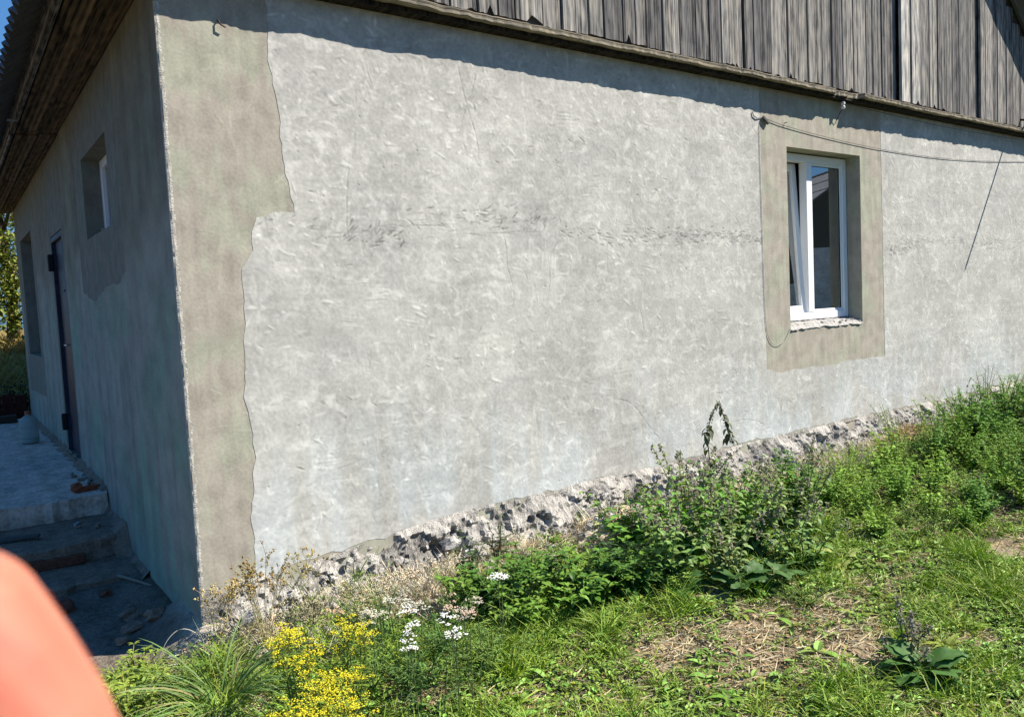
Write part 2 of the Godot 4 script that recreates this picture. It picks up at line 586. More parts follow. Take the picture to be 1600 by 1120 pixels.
func make_materials() -> void:
	make_textures()
	var m := mat_plain(Color.WHITE, 0.92)
	m.albedo_texture = M.t_coat
	m.heightmap_enabled = true
	m.heightmap_texture = M.h_coat
	m.heightmap_scale = 0.65
	m.metallic_specular = 0.2
	M.coat = m
	m = mat_plain(Color.WHITE, 0.92)
	m.albedo_texture = M.t_mort
	m.heightmap_enabled = true
	m.heightmap_texture = M.h_mort
	m.heightmap_scale = 0.3
	m.uv1_triplanar = true
	m.uv1_world_triplanar = true
	m.uv1_scale = Vector3.ONE / 3.2
	m.uv1_triplanar_sharpness = 8.0
	m.metallic_specular = 0.2
	M.mortar = m
	m = mat_plain(Color.WHITE, 0.92)
	m.albedo_texture = M.t_side
	m.heightmap_enabled = true
	m.heightmap_texture = M.h_side
	m.heightmap_scale = 0.35
	m.metallic_specular = 0.2
	M.side = m
	M.chipped = mat_grit(s2(0.58, 0.56, 0.51), 3.0, 0.5)
	M.mortar_grey = m.duplicate()
	M.mortar_grey.albedo_texture = M.t_mort
	M.mortar_grey.heightmap_texture = M.h_mort
	M.mortar_grey.albedo_color = s2(0.58, 0.62, 0.62)
	M.mortar_grey.uv1_triplanar = true
	M.mortar_grey.uv1_world_triplanar = true
	M.mortar_grey.uv1_scale = Vector3.ONE / 3.2
	M.wood = []
	for k in 7:
		m = mat_plain(s2([0.74, 0.9, 0.6, 0.82, 1.0, 0.5, 0.66][k], [0.73, 0.88, 0.6, 0.81, 0.98, 0.5, 0.66][k], [0.74, 0.87, 0.62, 0.8, 0.97, 0.53, 0.68][k]), 0.85)
		m.albedo_texture = M.t_wood
		m.heightmap_enabled = true
		m.heightmap_texture = M.h_wood
		m.heightmap_scale = 0.25
		m.metallic_specular = 0.25
		M.wood.append(m)
	m = M.wood[1].duplicate()
	m.albedo_color = s2(1.6, 1.59, 1.58)
	M.wood_pale = m
	m = M.wood[1].duplicate()
	m.albedo_color = s2(0.55, 0.42, 0.30)
	M.wood_brown = m
	m = M.wood[1].duplicate()
	m.albedo_color = s2(1.0, 0.9, 0.74)
	M.wood_ledge = m
	m = M.wood[1].duplicate()
	m.albedo_color = s2(0.95, 0.98, 1.05)
	M.wood_fascia = m
	m = M.wood[1].duplicate()
	m.albedo_color = s2(0.14, 0.115, 0.09)
	M.wood_dark = m
	M.rubble = mat_grit(s2(0.47, 0.46, 0.44), 2.6, 1.2)
	M.rubble_core = mat_grit(s2(0.60, 0.585, 0.56), 3.2, 2.0)
	M.rubble_core.vertex_color_use_as_albedo = true
	M.rubble2 = mat_grit(s2(0.42, 0.41, 0.39), 3.4, 0.9)
	M.rubble3 = mat_grit(s2(0.50, 0.43, 0.37), 3.0, 0.9)
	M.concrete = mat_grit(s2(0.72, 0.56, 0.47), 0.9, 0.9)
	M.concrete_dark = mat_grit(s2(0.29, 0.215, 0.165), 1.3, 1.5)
	M.brick = mat_grit(s2(0.36, 0.11, 0.06), 3.0, 0.7)
	M.brick_dark = mat_grit(s2(0.22, 0.09, 0.06), 3.0, 0.9)
	M.slate = mat_grit(s2(0.16, 0.17, 0.20), 1.2, 0.4)
	M.soil = mat_grit(Color.WHITE, 0.8, 2.5)
	M.soil.vertex_color_use_as_albedo = true
	M.pvc = mat_plain(s2(0.80, 0.81, 0.82), 0.35)
	M.pvc.metallic_specular = 0.5
	M.rubber = mat_plain(s2(0.02, 0.02, 0.022), 0.6)
	m = mat_plain(Color(0.62, 0.68, 0.66, 0.02), 0.01)
	m.refraction_enabled = true
	m.refraction_scale = 0.30
	m.metallic_specular = 0.5
	M.glass = m
	M.door = mat_grit(s2(0.045, 0.055, 0.08), 0.5, 0.05, 0.45)
	M.black = mat_plain(s2(0.015, 0.015, 0.018), 0.5)
	M.steel = mat_plain(s2(0.55, 0.56, 0.58), 0.3, 1.0)
	M.cable = mat_plain(s2(0.10, 0.10, 0.10), 0.6)
	M.rust = mat_grit(s2(0.10, 0.07, 0.06), 4.0, 0.1)
	M.porcelain = mat_plain(s2(0.7, 0.69, 0.66), 0.25)
	m = mat_plain(Color(0.62, 0.66, 0.64, 0.62), 0.3)
	m.transparency = BaseMaterial3D.TRANSPARENCY_ALPHA
	M.plastic = m
	M.cap = mat_plain(s2(0.32, 0.09, 0.06), 0.5)
	M.room = mat_plain(s2(0.25, 0.24, 0.22), 0.95)
	M.leaf = mat_leaf(0.75)
	M.leaf_dull = mat_leaf(0.35, 0.8)
	M.stem = mat_plain(Color.WHITE, 0.8)
	M.stem.vertex_color_use_as_albedo = true
	M.flower = mat_leaf(0.4, 0.85)
	m = mat_plain(s2(0.47, 0.18, 0.115), 0.55)
	m.subsurf_scatter_enabled = true
	m.subsurf_scatter_strength = 0.35
	m.metallic_specular = 0.35
	m.vertex_color_use_as_albedo = true
	M.skin = m
	m = mat_plain(s2(0.46, 0.24, 0.17), 0.25)
	M.nail = m
	M.bark = mat_grit(s2(0.10, 0.075, 0.05), 3.0, 1.0)


# ---------------------------------------------------------------- start
func _ready() -> void:
	rng.seed = 4242
	gn.seed = 5
	gn.frequency = 0.02
	gn.fractal_octaves = 3
	var cam := Camera3D.new()
	cam.name = "camera"
	add_child(cam)
	cam.transform = Transform3D(Basis(CAM_X, CAM_Y, CAM_Z), CAM_AT)
	var lens := CameraAttributesPhysical.new()
	lens.frustum_focal_length = 38.34
	lens.frustum_focus_distance = 4.6
	lens.frustum_near = 0.02
	lens.frustum_far = 400.0
	lens.exposure_aperture = 29.0
	cam.attributes = lens
	cam.fov = 49.07
	cam.near = 0.02
	cam.far = 400.0
	cam.current = true
	var we := WorldEnvironment.new()
	we.name = "world_environment"
	var env := Environment.new()
	env.background_mode = Environment.BG_SKY
	var sky := Sky.new()
	var sk := ProceduralSkyMaterial.new()
	sk.sky_top_color = Color(0.20, 0.48, 0.79)
	sk.sky_horizon_color = Color(0.50, 0.70, 0.88)
	sk.sky_curve = 0.22
	sk.ground_bottom_color = Color(0.20, 0.22, 0.14)
	sk.ground_horizon_color = Color(0.36, 0.42, 0.34)
	sk.sun_angle_max = 20.0
	sk.sky_energy_multiplier = 0.74
	sk.ground_energy_multiplier = 0.5
	sky.sky_material = sk
	env.sky = sky
	env.tonemap_mode = Environment.TONE_MAPPER_LINEAR
	env.tonemap_exposure = 2.04
	env.sdfgi_enabled = true
	env.ssao_enabled = true
	env.ssil_enabled = true
	we.environment = env
	add_child(we)
	var sun := DirectionalLight3D.new()
	sun.name = "sun"
	sun.light_color = Color(1.0, 0.97, 0.925)
	sun.light_energy = 1.6
	sun.light_angular_distance = 0.5
	sun.shadow_enabled = true
	add_child(sun)
	sun.look_at_from_position(SUN_TO * 30.0, Vector3.ZERO, Vector3.UP)
	make_materials()
	build_ground()
	build_house()
	build_porch()
	build_background()
	build_fixings()
	build_plants()
	build_ground_cover()
	build_finger()


# ---------------------------------------------------------------- ground
const BARE := [[1.95, 1.70, 0.24, 0.16], [2.12, 2.06, 0.22, 0.16], [1.75, 1.9, 0.2, 0.12], [3.75, 1.98, 0.28, 0.12], [2.1, 1.28, 0.2, 0.1], [1.5, 1.55, 0.2, 0.15]]
func bare_at(x: float, z: float) -> float:
	var b := 0.0
	for e: Array in BARE:
		var d := Vector2((x - e[0]) / e[2], (z - e[1]) / e[3]).length() + gn.get_noise_2d(x * 260.0, z * 260.0) * 0.5
		b = maxf(b, 1.0 - sm(0.6, 1.15, d))
	return b


func dry_at(x: float, z: float) -> float:
	var d := Vector2((x - 1.98) / 0.82, (z - 1.8) / 0.44).length() + gn.get_noise_2d(x * 150.0 + 40.0, z * 150.0) * 0.6
	var k := 1.0 - sm(0.55, 1.15, d)
	k = maxf(k, 0.75 * (1.0 - sm(0.5, 1.1, Vector2((x - 3.1) / 0.5, (z - 1.7) / 0.25).length())))
	k = maxf(k, 0.28 + gn.get_noise_2d(x * 110.0 + 500.0, z * 110.0) * 0.85 - 0.6 * (1.0 - sm(0.6, 1.2, Vector2((x - 1.5) / 0.65, (z - 0.85) / 0.4).length())))
	k = maxf(k, 0.55 * (1.0 - sm(0.5, 1.1, Vector2((x - 1.1) / 0.5, (z - 1.6) / 0.3).length() + gn.get_noise_2d(x * 150.0, z * 150.0) * 0.5)))
	return k


func pale_at(x: float, z: float) -> float:     # mortar dust and dead stalks along the wall
	var k := 1.0 - sm(0.18, 0.55, z + gn.get_noise_2d(x * 120.0, z * 120.0 + 9.0) * 0.35)
	k *= sm(-0.35, 0.0, x) * (1.0 - sm(6.4, 7.2, x))
	var d := minf(Vector2((x - 2.42) / 0.60, (z - 0.34) / 0.36).length(), Vector2((x - 1.02) / 0.4, (z - 0.36) / 0.3).length())
	return clampf(maxf(k, 1.0 - sm(0.6, 1.2, d)), 0.0, 1.0)


func axis(stops: Array) -> PackedFloat32Array:     # [start, step, end, step, end ...]
	var o := PackedFloat32Array()
	var p: float = stops[0]
	o.append(p)
	var i := 1
	while i < stops.size():
		var e: float = stops[i + 1]
		while p < e - 1e-4:
			p = minf(p + stops[i], e)
			o.append(p)
		i += 2
	return o


func build_ground() -> void:
	var xs := axis([-160.0, 20.0, -20.0, 2.0, -4.0, 0.4, -1.2, 0.05, 4.6, 0.12, 9.6, 0.5, 16.0, 4.0, 40.0, 20.0, 160.0])
	var zs := axis([-160.0, 20.0, -40.0, 3.0, -16.0, 0.5, -2.4, 0.15, -0.3, 0.05, 3.0, 0.15, 4.8, 0.5, 10.0, 4.0, 40.0, 20.0, 160.0])
	var mb := MB.new()
	var nx := xs.size()
	var nz := zs.size()
	var pv := PackedVector3Array()
	var pn := PackedVector3Array()
	var pc := PackedColorArray()
	for j in nz:
		for i in nx:
			var x := xs[i]
			var z := zs[j]
			pv.append(Vector3(x, gh(x, z), z))
			var e := 0.04
			pn.append(Vector3(gh(x - e, z) - gh(x + e, z), 2.0 * e, gh(x, z - e) - gh(x, z + e)).normalized())
			var n1 := gn.get_noise_2d(x * 90.0, z * 90.0) * 0.5 + 0.5
			var c := Color(0.115, 0.088, 0.060).lerp(Color(0.075, 0.075, 0.035), n1)
			c = c.lerp(Color(0.36, 0.28, 0.20), bare_at(x, z))
			c = c.lerp(Color(0.27, 0.21, 0.125), dry_at(x, z) * 0.6)
			if z > -0.5 and x > -0.4:
				c = c.lerp(Color(0.56, 0.50, 0.41), pale_at(x, z))
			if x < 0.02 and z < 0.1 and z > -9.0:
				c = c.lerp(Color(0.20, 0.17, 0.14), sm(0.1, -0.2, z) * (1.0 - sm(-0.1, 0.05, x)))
			if z < -9.5:
				c = c.lerp(Color(0.30, 0.23, 0.08), sm(-9.6, -10.5, z))
			pc.append(c)
	for j in nz - 1:
		for i in nx - 1:
			var a := j * nx + i
			var b := a + 1
			var d := a + nx
			var f := d + 1
			mb.trin(pv[a], pv[d], pv[f], pn[a], pn[d], pn[f], pc[a], pc[d], pc[f])
			mb.trin(pv[a], pv[f], pv[b], pn[a], pn[f], pn[b], pc[a], pc[f], pc[b])
	single("ground", mb.mesh(), M.soil, "uneven dry soil of the yard in front of and beside the plastered house", "ground", "", "structure")


# ---------------------------------------------------------------- house
# a sheet of plaster: polygon in plane coordinates, gridded, with relief; f maps (u, v, depth) to the world
func sheet(poly: PackedVector2Array, cell: float, thick: float, relief: float, to: Callable, nrm: Vector3, uvf: Callable, sd: float) -> ArrayMesh:
	var mb := MB.new()
	var lo := Vector2(1e9, 1e9)
	var hi := -lo
	for p in poly:
		lo = lo.min(p)
		hi = hi.max(p)
	var nx := int(ceil((hi.x - lo.x) / cell))
	var ny := int(ceil((hi.y - lo.y) / cell))
	var edge := {}
	for i in poly.size():
		var a := poly[i]
		var b := poly[(i + 1) % poly.size()]
		var k := int(ceil(a.distance_to(b) / (cell * 0.2))) + 1
		for t in k + 1:
			var p := a.lerp(b, float(t) / k)
			var g := Vector2i(((p - lo) / cell).floor())
			edge[g] = true
			for o: Vector2 in [Vector2(0.002, 0), Vector2(-0.002, 0), Vector2(0, 0.002), Vector2(0, -0.002)]:
				edge[Vector2i(((p + o - lo) / cell).floor())] = true
	var hgt := func(p: Vector2) -> float:
		return thick + relief * (gn.get_noise_2d(p.x * 75.0 + sd, p.y * 75.0) * 0.7 + gn.get_noise_2d(p.x * 230.0, p.y * 230.0 + sd) * 0.3)
	var put := func(q: PackedVector2Array) -> void:
		var P := PackedVector3Array()
		var N := PackedVector3Array()
		var U := PackedVector2Array()
		for p in q:
			P.append(to.call(p, hgt.call(p)))
			var e := 0.02
			var dx: float = (hgt.call(p + Vector2(e, 0)) - hgt.call(p - Vector2(e, 0))) / (2 * e)
			var dy: float = (hgt.call(p + Vector2(0, e)) - hgt.call(p - Vector2(0, e))) / (2 * e)
			var ex: Vector3 = to.call(p + Vector2(1, 0), 0.0) - to.call(p, 0.0)
			var ey: Vector3 = to.call(p + Vector2(0, 1), 0.0) - to.call(p, 0.0)
			N.append((nrm - ex * dx - ey * dy).normalized())
			U.append(uvf.call(p))
		for i in range(1, P.size() - 1):
			if (P[i] - P[0]).cross(P[i + 1] - P[0]).dot(nrm) > 0:
				mb.trin(P[0], P[i], P[i + 1], N[0], N[i], N[i + 1], Color.WHITE, Color.WHITE, Color.WHITE, U[0], U[i], U[i + 1])
			else:
				mb.trin(P[0], P[i + 1], P[i], N[0], N[i + 1], N[i], Color.WHITE, Color.WHITE, Color.WHITE, U[0], U[i + 1], U[i])
	for j in range(-1, ny + 1):
		for i in range(-1, nx + 1):
			var a := lo + Vector2(i, j) * cell
			var q := PackedVector2Array([a, a + Vector2(cell, 0), a + Vector2(cell, cell), a + Vector2(0, cell)])
			if edge.has(Vector2i(i, j)):
				for r: PackedVector2Array in Geometry2D.intersect_polygons(q, poly):
					var tr := Geometry2D.triangulate_polygon(r)
					for t in range(0, tr.size(), 3):
						put.call(PackedVector2Array([r[tr[t]], r[tr[t + 1]], r[tr[t + 2]]]))
			elif Geometry2D.is_point_in_polygon(a + Vector2(cell, cell) * 0.5, poly):
				put.call(q)
	for i in poly.size():
		var a := poly[i]
		var b := poly[(i + 1) % poly.size()]
		mb.quad(to.call(a, -0.002), to.call(b, -0.002), to.call(b, hgt.call(b)), to.call(a, hgt.call(a)), Color.WHITE, uvf.call(a), uvf.call(b), uvf.call(b), uvf.call(a))
	return mb.mesh()


func rough_line(pts: Array, step: float, amp: float) -> PackedVector2Array:
	var o := PackedVector2Array()
	for i in pts.size() - 1:
		var a: Vector2 = pts[i]
		var b: Vector2 = pts[i + 1]
		var n := maxi(1, int(a.distance_to(b) / step))
		var nn := (b - a).normalized().orthogonal()
		for k in n:
			var p := a.lerp(b, float(k) / n)
			var j := gn.get_noise_2d(p.x * 900.0, p.y * 900.0) * 0.9 + gn.get_noise_2d(p.x * 250.0, p.y * 250.0 + 70.0)
			o.append(p + nn * amp * j * (0.0 if k == 0 and i == 0 else 1.0))
	o.append(pts[-1])
	return o


func wall_with_holes(a: float, b: float, y0: float, y1: float, holes: Array, depth: float, to: Callable) -> MB:
	# holes: [u0, u1, v0, v1] sorted by u; the front face at depth 0 and reveals down to -depth, and the inner face
	var mb := MB.new()
	var us := [a]
	for hh: Array in holes:
		us.append(hh[0]); us.append(hh[1])
	us.append(b)
	for face in 2:
		var d := 0.0 if face == 0 else -depth
		for i in us.size() - 1:
			var rects := []
			if i % 2 == 0:
				rects.append([us[i], us[i + 1], y0, y1])
			else:
				var hh: Array = holes[(i - 1) / 2]
				rects.append([hh[0], hh[1], y0, hh[2]])
				rects.append([hh[0], hh[1], hh[3], y1])
			for r: Array in rects:
				mb.quad(to.call(Vector2(r[0], r[2]), d), to.call(Vector2(r[1], r[2]), d), to.call(Vector2(r[1], r[3]), d), to.call(Vector2(r[0], r[3]), d))
	for hh: Array in holes:
		var c := [Vector2(hh[0], hh[2]), Vector2(hh[1], hh[2]), Vector2(hh[1], hh[3]), Vector2(hh[0], hh[3])]
		for k in 4:
			# edges of the reveal, a little ragged
			var A: Vector2 = c[k]
			var B: Vector2 = c[(k + 1) % 4]
			mb.quad(to.call(B, 0.0), to.call(A, 0.0), to.call(A, -depth), to.call(B, -depth))
	return mb


func lump(r: Vector3, sd: int, rough := 0.28, sub := 1) -> ArrayMesh:
	var rg := RandomNumberGenerator.new()
	rg.seed = sd
	var nz := FastNoiseLite.new()
	nz.seed = sd
	nz.frequency = 0.9
	var mb := MB.new()
	var nu := 9
	var nv := 6
	var P := []
	for j in nv + 1:
		var row := PackedVector3Array()
		for i in nu:
			var th := PI * j / nv
			var ph := TAU * i / nu
			var d := Vector3(sin(th) * cos(ph), cos(th), sin(th) * sin(ph))
			# towards a block
			var m := maxf(absf(d.x), maxf(absf(d.y), absf(d.z)))
			d = d.lerp(d / m * 0.8, 0.55)
			var k := 1.0 + nz.get_noise_3d(d.x * 1.6, d.y * 1.6, d.z * 1.6) * rough * 2.0 + (rg.randf() - 0.5) * rough * 0.7
			row.append(d * r * k)
		P.append(row)
	for j in nv:
		for i in nu:
			var a: Vector3 = P[j][i]
			var b: Vector3 = P[j][(i + 1) % nu]
			var c: Vector3 = P[j + 1][(i + 1) % nu]
			var d: Vector3 = P[j + 1][i]
			if j > 0:
				mb.tri(a, b, c)
			if j < nv - 1:
				mb.tri(a, c, d)
	return mb.mesh()


func build_house() -> void:
	house = thing("house", "long single-storey house with patched grey plaster walls and a grey timber gable", "house")
	var fto := func(p: Vector2, d: float) -> Vector3: return Vector3(p.x, p.y, d)
	var sto := func(p: Vector2, d: float) -> Vector3: return Vector3(-d, p.y, p.x)
	# walls
	var W := 9.6
	part("front_wall", wall_with_holes(0.0, W, -0.3, 3.22, [[4.715, 5.79, 1.225, 2.70]], 0.34, fto).mesh(), M.mortar, house)
	part("side_wall", wall_with_holes(-8.75, 0.0, -0.3, 3.22, [[-8.1, -6.65, 1.20, 2.65], [-4.80, -3.94, 0.34, 2.385], [-2.54, -1.52, 2.155, 2.72]], 0.34, sto).mesh(), M.mortar_grey, house)
	var mb := MB.new()
	mb.box(Vector3(W * 0.5, 1.46, -8.65), Vector3(W, 3.5, 0.2))
	part("rear_wall", mb.mesh(), M.mortar_grey, house)
	mb = MB.new()
	mb.box(Vector3(W - 0.1, 1.46, -4.4), Vector3(0.2, 3.5, 8.0))
	part("end_wall", mb.mesh(), M.mortar_grey, house)
	mb = MB.new()
	mb.box(Vector3(W * 0.5, 0.2, -4.35), Vector3(W - 0.7, 0.2, 8.0))
	part("room_floor", mb.mesh(), M.room, house)
	mb = MB.new()
	mb.box(Vector3(W * 0.5, 3.15, -4.35), Vector3(W - 0.7, 0.1, 8.0))
	part("room_ceiling", mb.mesh(), M.room, house)
	mb = MB.new()
	mb.box(Vector3(3.6, 1.7, -3.0), Vector3(0.1, 2.8, 5.2))
	mb.box(Vector3(6.6, 1.7, -3.0), Vector3(0.1, 2.8, 5.2))
	mb.box(Vector3(5.1, 1.7, -5.65), Vector3(3.1, 2.8, 0.1))
	part("room_partition", mb.mesh(), M.room, house)

	# grey finishing coat on the front wall, leaving the corner strip and the window surround bare
	var top := 3.2
	var pl := PackedVector2Array()
	pl.append_array(rough_line([Vector2(0.515, top), Vector2(0.51, 3.0), Vector2(0.50, 2.80), Vector2(0.545, 2.536), Vector2(0.55, 2.25), Vector2(0.585, 2.06), Vector2(0.52, 2.062), Vector2(0.39, 2.03), Vector2(0.365, 1.96), Vector2(0.36, 1.87), Vector2(0.300, 1.78), Vector2(0.295, 1.55), Vector2(0.272, 1.16), Vector2(0.30, 0.85), Vector2(0.262, 0.60), Vector2(0.27, 0.262)], 0.035, 0.012))
	pl.append_array(rough_line([Vector2(0.271, 0.26), Vector2(0.36, 0.274), Vector2(0.816, 0.304), Vector2(1.604, 0.355), Vector2(2.94, 0.352), Vector2(4.13, 0.382), Vector2(5.6, 0.385), Vector2(7.13, 0.372), Vector2(W, 0.40)], 0.05, 0.022))
	pl.append_array(PackedVector2Array([Vector2(W, top)]))
	pl.append_array(rough_line([Vector2(6.155, top), Vector2(6.14, 2.9), Vector2(6.15, 1.6), Vector2(6.155, 0.905)], 0.07, 0.004))
	pl.append_array(rough_line([Vector2(6.154, 0.903), Vector2(5.6, 0.90), Vector2(5.2, 0.885), Vector2(4.9, 0.90), Vector2(4.6, 0.885), Vector2(4.385, 0.925)], 0.05, 0.014))
	pl.append_array(rough_line([Vector2(4.383, 0.93), Vector2(4.385, 1.7), Vector2(4.378, 2.5), Vector2(4.372, top)], 0.08, 0.004))
	var uvf := func(p: Vector2) -> Vector2: return Vector2(p.x / 9.6, (3.3 - p.y) / 3.375)
	part("plaster_coat", sheet(pl, 0.06, 0.0016, 0.001, fto, Vector3(0, 0, 1), uvf, 3.0), M.coat, house)
	# blue-grey coat on the side wall, leaving the strip round the small window bare
	var ps := PackedVector2Array()
	var uvs := func(p: Vector2) -> Vector2: return Vector2(-p.x / 9.6, (3.3 - p.y) / 3.4)
	ps.append_array(rough_line([Vector2(-0.004, 3.22), Vector2(-1.17, 3.22)], 0.1, 0.0))
	ps.append_array(rough_line([Vector2(-1.175, 3.21), Vector2(-1.19, 1.85), Vector2(-1.45, 1.78), Vector2(-1.9, 1.80), Vector2(-2.4, 1.70), Vector2(-2.93, 1.79)], 0.05, 0.016))
	ps.append_array(rough_line([Vector2(-2.94, 1.80), Vector2(-2.95, 3.22)], 0.08, 0.006))
	ps.append_array(PackedVector2Array([Vector2(-3.88, 3.22), Vector2(-3.88, 0.2)]))
	ps.append_array(rough_line([Vector2(-3.87, 0.2), Vector2(-1.6, 0.04), Vector2(-0.8, -0.1), Vector2(-0.004, -0.12)], 0.05, 0.012))
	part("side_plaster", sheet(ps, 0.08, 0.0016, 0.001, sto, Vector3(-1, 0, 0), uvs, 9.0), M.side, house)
	ps = PackedVector2Array([Vector2(-4.86, 3.22), Vector2(-6.35, 3.22)])
	ps.append_array(rough_line([Vector2(-6.36, 3.2), Vector2(-6.36, 0.75), Vector2(-8.4, 0.72)], 0.08, 0.01))
	ps.append_array(PackedVector2Array([Vector2(-8.40, 3.22), Vector2(-8.748, 3.22), Vector2(-8.748, 0.2), Vector2(-4.86, 0.2)]))
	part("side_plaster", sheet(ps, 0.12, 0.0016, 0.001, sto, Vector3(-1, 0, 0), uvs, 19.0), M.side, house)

	# the chipped corner
	mb = MB.new()
	var prev := []
	var k := 0
	while k <= 170:
		var y := 0.02 + 3.17 * k / 170.0
		var chip := maxf(0.0, gn.get_noise_2d(y * 900.0, 5.0)) * 0.010 + maxf(0.0, gn.get_noise_2d(y * 300.0, 25.0)) * 0.012
		var dx := gn.get_noise_2d(y * 60.0, 44.0) * 0.003
		var q := [Vector3(0.012 + chip, y, 0.0008), Vector3(0.003 + chip * 0.6 + dx * 0.3, y, 0.0014 - chip * 0.25), Vector3(-0.0065 + chip * 0.45 + dx, y, -0.001 - chip * 0.5), Vector3(-0.0062 + chip * 0.2 + dx * 0.5, y, -0.012 - chip), Vector3(-0.004, y, -0.03)]
		if k > 0:
			for i in 4:
				mb.quad(q[i], prev[i], prev[i + 1], q[i + 1])
		prev = q
		k += 1
	part("corner_edge", mb.mesh(), M.chipped, house)

	# rough foundation below the plaster: a crumbling mortar face, then loose stones
	mb = MB.new()
	var rows := 20
	var cols := int(W / 0.014)
	var G := []
	var fz := FastNoiseLite.new()
	fz.seed = 8
	fz.frequency = 1.0
	fz.fractal_octaves = 3
	var fc := FastNoiseLite.new()
	fc.seed = 9
	fc.noise_type = FastNoiseLite.TYPE_CELLULAR
	fc.cellular_return_type = FastNoiseLite.RETURN_CELL_VALUE
	fc.cellular_jitter = 1.0
	fc.frequency = 1.0
	fc.fractal_type = FastNoiseLite.FRACTAL_NONE
	fc.domain_warp_enabled = true
	fc.domain_warp_amplitude = 0.5
	fc.domain_warp_frequency = 0.8
	for j in rows + 1:
		var row := PackedVector3Array()
		for i in cols + 1:
			var x := -0.006 + (W + 0.006) * i / cols
			var t := float(j) / rows
			var ytop := 0.275 + 0.10 * sm(0.3, 1.6, x) + 0.02 * sm(3.0, 4.5, x)
			var y := lerpf(ytop, gh(x, 0.2) - 0.08, t)
			var bulge := fc.get_noise_2d(x * 7.0, y * 10.0) * 0.026 + fc.get_noise_2d(x * 19.0 + 40.0, y * 24.0) * 0.015 + fz.get_noise_2d(x * 3.0, y * 4.0 + 33.0) * 0.05 + fz.get_noise_2d(x * 34.0, y * 34.0) * 0.016
			var z := -0.008 + t * 0.16 + bulge * sm(0.0, 0.25, t)
			if j == 0: z = -0.03
			row.append(Vector3(x, y, maxf(z * sm(-0.02, 0.22, x), -0.03)))
		G.append(row)
	var GC := []
	for j in rows + 1:
		var rc := PackedColorArray()
		for i in cols + 1:
			var p: Vector3 = G[j][i]
			var kk := clampf(0.74 + fc.get_noise_2d(p.x * 7.0, p.y * 10.0) * 0.22 + fc.get_noise_2d(p.x * 19.0 + 40.0, p.y * 24.0) * 0.14 + fz.get_noise_2d(p.x * 2.0 + 50.0, p.y * 4.0) * 0.4 + fz.get_noise_2d(p.x * 30.0, p.y * 30.0 + 90.0) * 0.3, 0.3, 1.0)
			rc.append(Color(kk, kk * 0.985, kk * 0.955))
		GC.append(rc)
	for j in rows:
		for i in cols:
			mb.tri(G[j + 1][i], G[j + 1][i + 1], G[j][i + 1], GC[j + 1][i + 1])
			mb.tri(G[j + 1][i], G[j][i + 1], G[j][i], GC[j][i])
	part("foundation", mb.mesh(), M.rubble_core, house)
	var stones := []
	for i in 9:
		stones.append(lump(Vector3(1, rf(0.6, 0.95), rf(0.6, 0.9)), 300 + i, 0.34))
	for i in 84:
		var x := rf(0.04, 7.6)
		if i > 50: x = rf(0.05, 3.2)
		var t := rng.randf()
		var s := rf(0.010, 0.032) * (2.2 if rng.randf() < 0.14 else 1.0)
		var y := lerpf(0.22 + 0.08 * sm(0.2, 1.6, x), gh(x, 0.15), t)
		var o := part("foundation_stone", stones[i % 9], [M.rubble, M.rubble, M.rubble2, M.rubble][rng.randi() % 4], house)
		o.position = Vector3(x, y, 0.02 + t * 0.13 + rf(-0.01, 0.03))
		o.basis = Basis.from_euler(Vector3(rf(-0.6, 0.6), rf(0, TAU), rf(-0.5, 0.5))).scaled(Vector3.ONE * s)
	# gable boards
	var x := -0.42
	var bi := 0
	while x < 10.3:
		var w := rf(0.09, 0.15) if rng.randf() < 0.7 else rf(0.14, 0.21)
		var gap := rf(0.003, 0.013)
		var z := 0.055 + rf(-0.007, 0.007)
		var mt: Material = M.wood[rng.randi() % 7]
		var th := 0.024
		if x > 5.95 and x < 6.14: w = 6.14 - x
		elif x >= 6.14 and x < 6.2:
			x = 6.34; w = 0.15; mt = M.wood_pale; z = 0.075; gap = 0.045
		elif x > 6.5 and x < 6.56:
			w = 0.17; mt = M.wood_pale; z = 0.07; gap = 0.02
		elif x > 7.72 and x < 7.85:
			x = 7.94; gap = 0.01
		elif x > 7.55 and x < 7.72:
			w = 7.80 - x
		if rng.randf() < 0.09: gap = 0.02
		var y0 := 3.205 + rf(0.0, 0.012)
		var yt := 3.1 + minf(x + 0.42, 10.40 - x - w) * 0.79
		if yt - y0 > 0.08:
			var half := []
			mb = MB.new()
			# front face with a ragged, frayed foot
			var uo := Vector2(rng.randf(), rng.randf())
			var n := 5
			var tilt := rf(-0.004, 0.004)
			var foot := PackedFloat32Array()
			for i in n + 1:
				foot.append(y0 + (rf(0.0, 0.07) * rf(0, 1) if rng.randf() < 0.16 and i > 0 and i < n else rf(0.0, 0.007)))
			for i in n:
				var xa := x + w * i / n
				var xb := x + w * (i + 1) / n
				var ua := uo + Vector2((xa - x), 0)
				var ub := uo + Vector2((xb - x), 0)
				var ya := foot[i]
				var yb := foot[i + 1]
				var ea := 0.004 if i == 0 else 0.0
				var eb := 0.004 if i == n - 1 else 0.0
				mb.quad(Vector3(xa + ea, ya, z + th), Vector3(xb - eb, yb, z + th), Vector3(xb - eb + tilt, yt, z + th), Vector3(xa + ea + tilt, yt, z + th), Color.WHITE, ua - Vector2(0, ya / 2.5), ub - Vector2(0, yb / 2.5), ub - Vector2(0, yt / 2.5), ua - Vector2(0, yt / 2.5))
				mb.quad(Vector3(xb, yb, z), Vector3(xb, yb, z + th - 0.004), Vector3(xa, ya, z + th - 0.004), Vector3(xa, ya, z))
